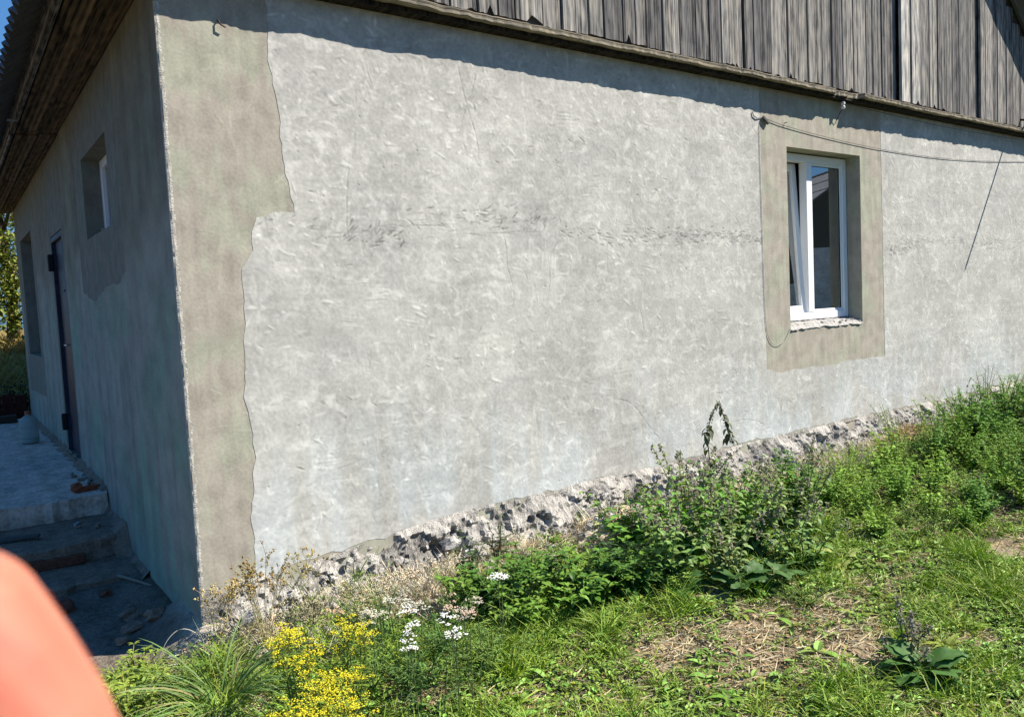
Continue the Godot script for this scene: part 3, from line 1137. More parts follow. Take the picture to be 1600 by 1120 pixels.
			for s in 2:
				var xx := x if s == 0 else x + w
				var inn := 0.004 if s == 0 else -0.004
				var yf := foot[0] if s == 0 else foot[n]
				mb.quad(Vector3(xx, yf, z + th - 0.004), Vector3(xx + inn, yf, z + th), Vector3(xx + inn + tilt, yt, z + th), Vector3(xx + tilt, yt, z + th - 0.004), Color.WHITE, uo, uo + Vector2(0.01, 0), uo + Vector2(0.01, -1.0), uo + Vector2(0, -1.0))
				mb.quad(Vector3(xx, yf, z), Vector3(xx, yf, z + th - 0.004), Vector3(xx + tilt, yt, z + th - 0.004), Vector3(xx + tilt, yt, z), Color.WHITE, uo, uo + Vector2(0.02, 0), uo + Vector2(0.02, -1.0), uo + Vector2(0, -1.0))
			mb.quad(Vector3(x + w, y0, z), Vector3(x, y0, z), Vector3(x + tilt, yt, z), Vector3(x + w + tilt, yt, z))
			part("gable_board", mb.mesh(), mt, house)
		x += w + gap
		bi += 1
	for e: Array in [[6.145, 0.19], [7.805, 0.13]]:      # boards set back behind the two wide gaps
		mb = MB.new()
		var yt := 3.1 + minf(e[0] + 0.42, 10.40 - e[0] - e[1]) * 0.79
		mb.box(Vector3(e[0] + e[1] * 0.5, (3.21 + yt) * 0.5, 0.040), Vector3(e[1], yt - 3.21, 0.02), Basis.IDENTITY, Color.WHITE, Vector2(e[0], 0.0), 0.4)
		part("gable_board", mb.mesh(), M.wood[2], house)
	# timber sill beam the boards stand on: closes the loft from below
	mb = MB.new()
	mb.box(Vector3(W * 0.5, 3.26, -0.1), Vector3(W, 0.09, 0.26))
	part("wall_plate", mb.mesh(), M.wood_brown, house)
	# weather ledge, three lengths end to end with frayed edges
	for seg: Array in [[-0.40, 3.30], [3.304, 6.02], [6.024, 10.3]]:
		mb = MB.new()
		var n := int((seg[1] - seg[0]) / 0.025)
		var pr := []
		for i in n + 1:
			var xx := lerpf(seg[0], seg[1], float(i) / n)
			var fray := gn.get_noise_2d(xx * 700.0, 12.0) * 0.008 + gn.get_noise_2d(xx * 120.0, 82.0) * 0.012
			if xx > 5.25 and xx < 5.62: fray -= 0.030 + 0.02 * gn.get_noise_2d(xx * 900.0, 2.0)
			if xx > 5.62 and xx < 5.70: fray += 0.012
			var z1 := 0.128 + fray
			var dy := gn.get_noise_2d(xx * 30.0, 7.0) * 0.008 + gn.get_noise_2d(xx * 400.0, 71.0) * 0.003
			var q := [Vector3(xx, 3.205 + dy, 0.03), Vector3(xx, 3.192 + dy, z1 - 0.008), Vector3(xx, 3.184 + dy, z1), Vector3(xx, 3.158 + dy + fray * 0.3, z1 - 0.004), Vector3(xx, 3.152 + dy, z1 - 0.02), Vector3(xx, 3.165 + dy, 0.0)]
			if i > 0:
				for j in 5:
					var u0 := Vector2(0.13 * j, xx / 2.5)
					mb.quad(pr[j], q[j], q[j + 1], pr[j + 1], Color.WHITE, u0, u0 + Vector2(0, 0.01), u0 + Vector2(0.05, 0.01), u0 + Vector2(0.05, 0))
			pr = q
		part("weather_ledge", mb.mesh(), M.wood_ledge, house)
	# dark batten tucked under the ledge
	mb = MB.new()
	mb.box(Vector3(4.6, 3.148, 0.044), Vector3(9.9, 0.036, 0.078))
	part("under_batten", mb.mesh(), M.wood_dark, house)

	# roof: corrugated sheets, the eave row one by one
	var pitch := atan(0.79)
	var down := Vector3(-cos(pitch), -sin(pitch), 0)
	var upn := Vector3(-sin(pitch), cos(pitch), 0)
	var eave := Vector3(-0.485, 3.10, 0)
	var zz := 0.29
	var si := 0
	while zz > -9.1:
		part("roof_sheet", corrugated(eave + upn * (0.006 * (si % 2)), -down, upn, 1.75, zz, zz - 1.05), M.slate, house)
		zz -= 0.98
		si += 1
	part("roof_slope", corrugated(eave - down * 1.6 + upn * 0.03, -down, upn, 5.37, 0.29, -9.2, 0.035), M.slate, house)
	var down2 := Vector3(cos(pitch), -sin(pitch), 0)
	var upn2 := Vector3(sin(pitch), cos(pitch), 0)
	part("roof_slope", corrugated(Vector3(10.47, 3.10, 0), -down2, upn2, 6.97, 0.29, -9.2, 0.035), M.slate, house)
	mb = MB.new()
	mb.quad(Vector3(0, 3.2, -8.7), Vector3(9.6, 3.2, -8.7), Vector3(4.8, 7.0, -8.7), Vector3(4.8, 7.0, -8.7))
	part("rear_gable", mb.mesh(), M.wood_brown, house)
	mb = MB.new()
	mb.cbox(Vector3(4.99, 7.45, -4.45), Vector3(0.4, 0.06, 9.5), 0.02)
	part("ridge_cap", mb.mesh(), M.slate, house)
	# eaves: soffit boards in lengths, fascia
	for lenz: Array in [[0.12, -3.62], [-3.63, -8.95]]:
		for b: Array in [[-0.07, 0.132, 3.135, 0], [-0.222, 0.152, 3.118, 1], [-0.325, 0.036, 3.09, 2]]:
			mb = MB.new()
			var L: float = lenz[0] - lenz[1]
			var cz: float = (lenz[0] + lenz[1]) * 0.5
			var off := rf(-0.006, 0.006)
			var sz := Vector3(b[1], 0.026, L)
			if b[3] == 2: sz = Vector3(0.028, 0.13, L)
			mb.cbox(Vector3(b[0] + off, b[2] + (0.07 if b[3] == 2 else 0.0) - (0.012 if lenz[0] < 0 else 0.0), cz), sz, 0.004)
			var uvb := PackedVector2Array()
			for i in mb.v.size():
				uvb.append(Vector2(mb.v[i].x + mb.v[i].y + b[3] * 0.31, mb.v[i].z / 2.5))
			mb.uv = uvb
			part("fascia_board" if b[3] == 2 else "soffit_board", mb.mesh(), M.wood_fascia if b[3] == 2 else M.wood_brown, house)
	mb = MB.new()
	mb.box(Vector3(-0.09, 3.24, -4.4), Vector3(0.62, 0.05, 8.9))
	part("eave_deck", mb.mesh(), M.wood_brown, house)
	mb = MB.new()
	mb.box(Vector3(-0.05, 3.19, -4.4), Vector3(0.1, 0.05, 8.9))
	part("eave_batten", mb.mesh(), M.wood_brown, house)
	mb = MB.new()
	mb.box(Vector3(-0.35, 3.10, -2.95), Vector3(0.006, 0.10, 0.05))
	mb.box(Vector3(-0.37, 3.055, -2.95), Vector3(0.05, 0.006, 0.05))
	part("gutter_hook", mb.mesh(), M.steel, house)

	build_front_window()
	build_side_openings()


func corrugated(at: Vector3, up_dir: Vector3, nrm: Vector3, L: float, z0: float, z1: float, stepz := 0.0175) -> ArrayMesh:
	var mb := MB.new()
	var n := int((z0 - z1) / stepz)
	for i in n:
		var za := z0 - (z0 - z1) * i / n
		var zb := z0 - (z0 - z1) * (i + 1) / n
		var ha := sin(za * TAU / 0.14) * 0.022
		var hb := sin(zb * TAU / 0.14) * 0.022
		var a := at + nrm * ha + Vector3(0, 0, za)
		var b := at + nrm * hb + Vector3(0, 0, zb)
		var j := up_dir * (gn.get_noise_2d(za * 300.0, 4.0) * 0.006)
		var top := up_dir * L
		var t := nrm * 0.007
		mb.quad(a + j, a + top, b + top, b + j)
		mb.quad(b + t + j, b + top + t, a + top + t, a + t + j)
		mb.quad(a + j, b + j, b + t + j, a + t + j)
	# face orientation differs by side; the renderer draws both
	return mb.mesh()


func bar(mb: MB, a: Vector3, b: Vector3) -> void:
	mb.cbox((a + b) * 0.5, (b - a).abs(), 0.004)


func build_front_window() -> void:
	var win := Node3D.new()
	win.name = "window"
	house.add_child(win, true)
	win.position = Vector3(4.725, 1.285, -0.13)
	var W := 1.058
	var H := 1.405
	var mb := MB.new()
	bar(mb, Vector3(0, 0, -0.07), Vector3(0.062, H, 0))
	bar(mb, Vector3(W - 0.062, 0, -0.07), Vector3(W, H, 0))
	bar(mb, Vector3(0.062, 0, -0.069), Vector3(W - 0.062, 0.062, -0.001))
	bar(mb, Vector3(0.062, H - 0.062, -0.069), Vector3(W - 0.062, H, -0.001))
	part("frame", mb.mesh(), M.pvc, win)
	mb = MB.new()
	bar(mb, Vector3(0.445, 0.062, -0.069), Vector3(0.53, H - 0.062, 0.002))
	part("mullion", mb.mesh(), M.pvc, win)
	# fixed light
	mb = MB.new()
	bar(mb, Vector3(0.53, 0.062, -0.05), Vector3(0.552, H - 0.062, -0.012))
	bar(mb, Vector3(W - 0.084, 0.062, -0.05), Vector3(W - 0.062, H - 0.062, -0.012))
	bar(mb, Vector3(0.552, 0.062, -0.05), Vector3(W - 0.084, 0.084, -0.0125))
	bar(mb, Vector3(0.552, H - 0.084, -0.05), Vector3(W - 0.084, H - 0.062, -0.0125))
	part("glazing_bead", mb.mesh(), M.pvc, win)
	mb = MB.new()
	for e: Array in [[0.552, 0.556, 0.084, H - 0.084], [W - 0.088, W - 0.084, 0.084, H - 0.084], [0.556, W - 0.088, 0.084, 0.088], [0.556, W - 0.088, H - 0.088, H - 0.084]]:
		mb.box(Vector3((e[0] + e[1]) * 0.5, (e[2] + e[3]) * 0.5, -0.022), Vector3(e[1] - e[0], e[3] - e[2], 0.006))
	part("seal", mb.mesh(), M.rubber, win)
	mb = MB.new()
	mb.box(Vector3((0.552 + W - 0.084) * 0.5, H * 0.5, -0.026), Vector3(W - 0.084 - 0.552 + 0.01, H - 0.16, 0.004))
	part("pane", mb.mesh(), M.glass, win)
	# tilted sash: hinged along its foot, the head leaning into the room
	var tilt := Basis(Vector3(1, 0, 0), -0.062)
	var foot := Vector3(0.25, 0.055, -0.04)
	var sw := 0.41
	var shh := H - 0.11
	mb = MB.new()
	for e: Array in [[-sw * 0.5, -sw * 0.5 + 0.068, 0.0, shh], [sw * 0.5 - 0.068, sw * 0.5, 0.0, shh], [-sw * 0.5 + 0.068, sw * 0.5 - 0.068, 0.0, 0.068], [-sw * 0.5 + 0.068, sw * 0.5 - 0.068, shh - 0.068, shh]]:
		mb.cbox(foot + tilt * Vector3((e[0] + e[1]) * 0.5, (e[2] + e[3]) * 0.5, -0.02), Vector3(e[1] - e[0], e[3] - e[2], 0.066), 0.005, tilt)
	part("tilted_sash", mb.mesh(), M.pvc, win)
	mb = MB.new()
	mb.box(foot + tilt * Vector3(0, shh * 0.5, -0.015), Vector3(sw - 0.13, shh - 0.13, 0.004), tilt)
	part("pane", mb.mesh(), M.glass, win)
	mb = MB.new()
	mb.cbox(foot + tilt * Vector3(-sw * 0.5 + 0.03, shh * 0.52, -0.062), Vector3(0.022, 0.13, 0.02), 0.005, tilt)
	part("window_handle", mb.mesh(), M.pvc, win)
	# rough bed of mortar and brick chips under the frame
	mb = MB.new()
	var n := 40
	var rows := [0.01, -0.03, -0.07, -0.13, -0.2]
	var prev := []
	for j in rows.size():
		var row := PackedVector3Array()
		for i in n + 1:
			var x := 4.715 + 1.075 * i / n
			row.append(Vector3(x, 1.225 + 0.016 + 0.012 * j + gn.get_noise_2d(x * 800.0, j * 60.0) * 0.016 - (0.02 if j == 0 else 0.0), rows[j] + gn.get_noise_2d(x * 700.0, j * 33.0 + 90.0) * 0.012))
		if j > 0:
			for i in n:
				mb.quad(prev[i], prev[i + 1], row[i + 1], row[i])
		prev = row
	part("sill_bed", mb.mesh(), M.rubble, house)
	var chips := []
	for i in 4:
		chips.append(lump(Vector3(1, 0.55, 0.8), 500 + i, 0.3))
	for i in 26:
		var o := part("sill_chip", chips[i % 4], [M.rubble, M.rubble2, M.rubble, M.rubble3][i % 4], house)
		o.position = Vector3(4.72 + 1.06 * (i + rng.randf()) / 26.0, 1.24 + rf(-0.005, 0.02), -0.02 - rf(0.0, 0.07))
		o.basis = Basis.from_euler(Vector3(rf(-0.4, 0.4), rf(0, TAU), rf(-0.4, 0.4))).scaled(Vector3.ONE * rf(0.012, 0.026))


func build_side_openings() -> void:
	# small window
	var win := Node3D.new()
	win.name = "small_window"
	house.add_child(win, true)
	win.position = Vector3(0.118, 2.155, -1.52)
	var mb := MB.new()
	var L := 1.02
	var H := 0.565
	bar(mb, Vector3(0, 0, -0.06), Vector3(0.07, H, 0))
	bar(mb, Vector3(0, 0, -L), Vector3(0.07, H, -L + 0.06))
	bar(mb, Vector3(0.001, 0, -L + 0.06), Vector3(0.069, 0.06, -0.06))
	bar(mb, Vector3(0.001, H - 0.06, -L + 0.06), Vector3(0.069, H, -0.06))
	part("frame", mb.mesh(), M.pvc, win)
	mb = MB.new()
	mb.box(Vector3(0.03, H * 0.5, -L * 0.5), Vector3(0.004, H - 0.12, L - 0.12))
	part("pane", mb.mesh(), M.glass, win)
	var chips := [lump(Vector3(1, 0.5, 0.8), 520, 0.3), lump(Vector3(1, 0.6, 0.7), 521, 0.3)]
	for i in 12:
		var o := part("sill_chip", chips[i % 2], M.rubble2, house)
		o.position = Vector3(rf(-0.005, 0.06), 2.158, -1.56 - 0.94 * i / 12.0)
		o.basis = Basis.from_euler(Vector3(0, rf(0, TAU), 0)).scaled(Vector3.ONE * rf(0.012, 0.024))
	# steel door
	var door := Node3D.new()
	door.name = "door"
	house.add_child(door, true)
	door.position = Vector3(0.03, 0.345, -4.37)
	mb = MB.new()
	mb.cbox(Vector3(0.03, 1.0, 0), Vector3(0.05, 1.99, 0.80), 0.006)
	part("door_leaf", mb.mesh(), M.door, door)
	mb = MB.new()
	bar(mb, Vector3(-0.03, 0, 0.385), Vector3(0.06, 2.035, 0.428))
	bar(mb, Vector3(-0.03, 0, -0.428), Vector3(0.06, 2.035, -0.385))
	bar(mb, Vector3(-0.029, 1.985, -0.385), Vector3(0.059, 2.034, 0.385))
	part("door_frame", mb.mesh(), M.door, door)
	for y: float in [0.28, 1.80]:
		mb = MB.new()
		mb.cbox(Vector3(-0.045, y, -0.40), Vector3(0.05, 0.16, 0.05), 0.008)
		part("hinge", mb.mesh(), M.black, door)
	mb = MB.new()
	mb.cbox(Vector3(-0.003, 0.98, 0.30), Vector3(0.012, 0.20, 0.045), 0.003)
	mb.tube(PackedVector3Array([Vector3(-0.005, 1.03, 0.30), Vector3(-0.05, 1.03, 0.30)]), 0.009, 0.009, Color.WHITE, 8)
	mb.tube(PackedVector3Array([Vector3(-0.05, 1.03, 0.305), Vector3(-0.052, 1.025, 0.19)]), 0.010, 0.008, Color.WHITE, 8)
	part("door_handle", mb.mesh(), M.steel, door)
	mb = MB.new()
	mb.cbox(Vector3(-0.003, 1.32, 0.30), Vector3(0.012, 0.07, 0.045), 0.003)
	part("lock_plate", mb.mesh(), M.steel, door)
	mb = MB.new()
	mb.tube(PackedVector3Array([Vector3(0.006, 1.52, 0.02), Vector3(-0.006, 1.52, 0.02)]), 0.012, 0.010, Color.WHITE, 8)
	part("peephole", mb.mesh(), M.steel, door)
	mb = MB.new()
	mb.box(Vector3(0.05, 0.33, -4.37), Vector3(0.16, 0.03, 0.86))
	part("threshold", mb.mesh(), M.concrete_dark, house)
	# far window opening, dark inside
	var far := Node3D.new()
	far.name = "far_window"
	house.add_child(far, true)
	far.position = Vector3(0.17, 1.20, -6.65)
	mb = MB.new()
	bar(mb, Vector3(0, 0, -0.06), Vector3(0.07, 1.45, 0))
	bar(mb, Vector3(0, 0, -1.45), Vector3(0.07, 1.45, -1.39))
	bar(mb, Vector3(0.001, 0, -1.39), Vector3(0.069, 0.06, -0.06))
	bar(mb, Vector3(0.001, 1.39, -1.39), Vector3(0.069, 1.45, -0.06))
	bar(mb, Vector3(0.001, 0.06, -0.76), Vector3(0.069, 1.39, -0.69))
	part("frame", mb.mesh(), M.wood_brown, far)
	for c: float in [-0.375, -1.075]:
		mb = MB.new()
		mb.box(Vector3(0.03, 0.725, c), Vector3(0.004, 1.33, 0.63))
		part("pane", mb.mesh(), M.glass, far)


# ---------------------------------------------------------------- porch, bottle, bits
func slab_mesh(x0: float, x1: float, y0: float, y1: float, z0: float, z1: float, rag: float, sd: float) -> ArrayMesh:
	# concrete block with an uneven top and a broken front edge at z1
	var mb := MB.new()
	var nx := 34
	var nz := 26
	var P := []
	for j in nz + 1:
		var row := PackedVector3Array()
		for i in nx + 1:
			var x := lerpf(x0, x1, float(i) / nx)
			var t := pow(float(j) / nz, 0.6)
			var z := lerpf(z0, z1, t)
			if j == nz:
				z += (gn.get_noise_2d(x * 260.0 + sd, 1.0) * 1.0 + gn.get_noise_2d(x * 800.0, sd) * 0.5) * rag
			var y := y1 + gn.get_noise_2d(x * 120.0 + sd, z * 120.0) * 0.012
			if j == nz: y -= 0.012
			row.append(Vector3(x, y, z))
		P.append(row)
	for j in nz:
		for i in nx:
			mb.quad(P[j][i], P[j + 1][i], P[j + 1][i + 1], P[j][i + 1])
	var rows := 5
	var prev: PackedVector3Array = P[nz]
	for j in range(1, rows + 1):
		var row := PackedVector3Array()
		for i in nx + 1:
			var e: Vector3 = P[nz][i]
			var y := lerpf(e.y, y0, float(j) / rows)
			row.append(Vector3(e.x, y, e.z - 0.02 * sm(0, 1, float(j) / rows) + gn.get_noise_2d(e.x * 200.0 + j * 37.0, y * 300.0 + sd) * rag * 0.8))
		for i in nx:
			mb.quad(prev[i], row[i], row[i + 1], prev[i + 1])
		prev = row
	mb.quad(Vector3(x0, y0, z0), Vector3(x0, y0, z1), Vector3(x0, y1, z1), Vector3(x0, y1, z0))
	mb.quad(Vector3(x1, y0, z1), Vector3(x1, y0, z0), Vector3(x1, y1, z0), Vector3(x1, y1, z1))
	mb.quad(Vector3(x1, y0, z0), Vector3(x0, y0, z0), Vector3(x0, y1, z0), Vector3(x1, y1, z0))
	return mb.mesh()


func build_porch() -> void:
	var p := thing("porch", "low grey concrete porch with broken steps along the shaded side wall", "porch")
	part("slab", slab_mesh(-1.75, -0.012, -0.1, 0.315, -8.7, -2.55, 0.035, 3.0), M.concrete, p)
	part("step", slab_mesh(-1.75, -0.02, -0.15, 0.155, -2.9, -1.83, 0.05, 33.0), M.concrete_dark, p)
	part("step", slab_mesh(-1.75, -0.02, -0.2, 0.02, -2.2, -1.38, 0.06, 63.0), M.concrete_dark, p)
	var bricks := []
	for i in 3:
		var mb := MB.new()
		mb.cbox(Vector3.ZERO, Vector3(0.25, 0.065, 0.12), 0.006)
		bricks.append(mb.mesh())
	for e: Array in [[-0.62, 0.06, -1.845, 0.06], [-0.40, 0.055, -1.85, -0.04], [-0.88, 0.058, -1.84, 0.03]]:
		var o := part("brick", bricks[0], M.brick_dark, p)
		o.position = Vector3(e[0], e[1], e[2])
		o.rotation = Vector3(0, e[3], 0.02)
	# fillet of rough cement where the wall meets the porch
	var fm := MB.new()
	var pr := []
	for i in 90:
		var z := -8.6 + 7.4 * i / 89.0
		var y0 := 0.31 if z < -2.6 else (0.15 if z < -1.85 else 0.0)
		var k := 0.05 + gn.get_noise_2d(z * 200.0, 8.0) * 0.04
		var q := [Vector3(-0.004, y0 + k, z), Vector3(-k * 0.8, y0 + k * 0.3, z), Vector3(-k * 1.6, y0 - 0.01, z)]
		if i > 0:
			fm.quad(pr[1], q[1], q[0], pr[0])
			fm.quad(pr[2], q[2], q[1], pr[1])
		pr = q
	part("cement_fillet", fm.mesh(), M.concrete_dark, p)

	# bottle
	var b := thing("plastic_bottle", "large clear plastic water bottle with reddish cap standing on the porch", "bottle", Vector3(-0.24, 0.318, -5.88))
	var prof := [[0.0, 0.0], [0.075, 0.0], [0.088, 0.012], [0.092, 0.03], [0.088, 0.05], [0.092, 0.07], [0.089, 0.10], [0.092, 0.13], [0.089, 0.16], [0.092, 0.19], [0.090, 0.22], [0.085, 0.245], [0.068, 0.27], [0.045, 0.288], [0.026, 0.298], [0.024, 0.315]]
	part("bottle_body", lathe(prof, 20), M.plastic, b)
	part("cap", lathe([[0.0, 0.345], [0.024, 0.345], [0.028, 0.34], [0.028, 0.312], [0.024, 0.311]], 16), M.cap, b)
	part("water", lathe([[0.0, 0.004], [0.07, 0.004], [0.085, 0.02], [0.085, 0.06], [0.0, 0.06]], 16), M.plastic, b)
	# broken bricks on the edge of the porch
	var o := part(numbered("brick_fragment"), lump(Vector3(0.045, 0.04, 0.038), 611, 0.16), M.brick, self)
	o.position = Vector3(-0.19, 0.352, -2.68)
	tag(o, "red lump of broken brick standing upright near the porch edge", "brick")
	o = part(numbered("brick_fragment"), lump(Vector3(0.085, 0.022, 0.04), 612, 0.16), M.brick, self)
	o.position = Vector3(-0.10, 0.334, -2.70)
	o.rotation.y = 0.3
	tag(o, "flat brick shard lying between upright brick lump and side wall", "brick")
	var crumbs := [lump(Vector3(1, 0.6, 0.8), 620), lump(Vector3(0.8, 0.7, 1), 621)]
	for i in 16:
		o = part(numbered("cement_crumb"), crumbs[i % 2], M.concrete_dark if i % 3 else M.rubble2, self)
		o.position = Vector3(-rf(0.03, 0.16), 0.325, -rf(2.62, 4.1)) if i < 10 else Vector3(-rf(0.05, 0.3), 0.165, -rf(1.95, 2.4))
		o.scale = Vector3.ONE * rf(0.012, 0.03)
		tag(o, "small cement crumb lying where the porch meets the side wall", "crumb", "cement crumbs on the porch")
	# laths and sticks
	var mb := MB.new()
	mb.cbox(Vector3.ZERO, Vector3(0.36, 0.018, 0.05), 0.003)
	o = single("wooden_lath", mb.mesh(), M.wood[1], "grey flat lath lying along the upper porch step", "lath")
	o.position = Vector3(-0.66, 0.178, -2.17)
	o.rotation.y = -0.25
	mb = MB.new()
	mb.tube(PackedVector3Array([Vector3(-0.16, 0.03, -1.42), Vector3(-0.12, 0.035, -1.30), Vector3(-0.06, 0.03, -1.15), Vector3(-0.01, 0.02, -1.03)]), 0.010, 0.007, Color(0.26, 0.21, 0.16), 6)
	var st := single("bent_stick", mb.mesh(), M.stem, "thin bent stick lying on shaded soil beside the side wall", "stick")
	st.position.y = gh(-0.1, -1.2) - 0.012
	# reddish stones in the shaded soil
	for i in 9:
		o = part(numbered("soil_stone"), lump(Vector3(1, 0.6, 0.8), 640 + i), M.brick_dark if i % 3 == 0 else M.concrete_dark, self)
		var x := -rf(0.1, 0.62)
		var z := -rf(0.25, 1.3)
		var s := rf(0.03, 0.07)
		o.position = Vector3(x, gh(x, z) + s * 0.3, z)
		o.scale = Vector3.ONE * s
		tag(o, "dull stone half sunk in shaded soil below the porch steps", "stone", "stones in the shaded soil")


func lathe(prof: Array, sides: int, col := Color.WHITE) -> ArrayMesh:
	var mb := MB.new()
	for i in prof.size() - 1:
		var r0: float = prof[i][0]
		var y0: float = prof[i][1]
		var r1: float = prof[i + 1][0]
		var y1: float = prof[i + 1][1]
		var sl := Vector2(y1 - y0, r0 - r1).normalized()
		for k in sides:
			var a := TAU * k / sides
			var b := TAU * (k + 1) / sides
			var da := Vector3(cos(a), 0, sin(a))
			var db := Vector3(cos(b), 0, sin(b))
			var na := (da * sl.x + Vector3.UP * sl.y).normalized()
			var nb := (db * sl.x + Vector3.UP * sl.y).normalized()
			var p0 := da * r0 + Vector3.UP * y0
			var p1 := db * r0 + Vector3.UP * y0
			var p2 := db * r1 + Vector3.UP * y1
			var p3 := da * r1 + Vector3.UP * y1
			mb.trin(p0, p2, p1, na, nb, nb, col, col, col)
			mb.trin(p0, p3, p2, na, na, nb, col, col, col)
	return mb.mesh()


# ---------------------------------------------------------------- background beyond the far end of the house, and the shed that the window mirrors
func tree(label: String, at: Vector3, h: float, crown: Array, col: Color, n: int, sd: int) -> void:
	rng.seed = sd
	var t := thing("tree", label, "tree", at)
	var mb := MB.new()
	mb.tube(PackedVector3Array([Vector3(0, -0.2, 0), Vector3(0.05, h * 0.3, 0.03), Vector3(-0.04, h * 0.6, 0.0), Vector3(0.02, h * 0.85, 0.05)]), 0.13, 0.03, Color.WHITE, 8)
	for i in 9:
		var y := rf(0.25, 0.75) * h
		var d := Vector3(rf(-1, 1), rf(0.3, 0.9), rf(-1, 1)).normalized()
		var L := rf(0.5, 1.0) * h * 0.35
		mb.tube(PackedVector3Array([Vector3(0, y, 0), Vector3(0, y, 0) + d * L * 0.5 + Vector3(0, 0.05, 0), Vector3(0, y, 0) + d * L]), 0.045, 0.01, Color.WHITE, 5)
	part("trunk", mb.mesh(), M.bark, t)
	mb = MB.new()
	for i in n:
		var c: Array = crown[rng.randi() % crown.size()]
		var d := Vector3(rf(-1, 1), rf(-1, 1), rf(-1, 1))
		if d.length() > 1.0: continue
		var p: Vector3 = Vector3(c[0], c[1], c[2]) + d * c[3] * (0.55 + 0.45 * d.length())
		var cc := jit(col, 0.4)
		mb.leaf(p, Vector3(rf(-1, 1), rf(-0.8, 0.4), rf(-1, 1)).normalized(), Vector3(rf(-0.5, 0.5), 1, rf(-0.5, 0.5)).normalized(), rf(0.07, 0.13), rf(0.04, 0.07), 0.5, cc, 3)
	part("crown", mb.mesh(), M.leaf, t)


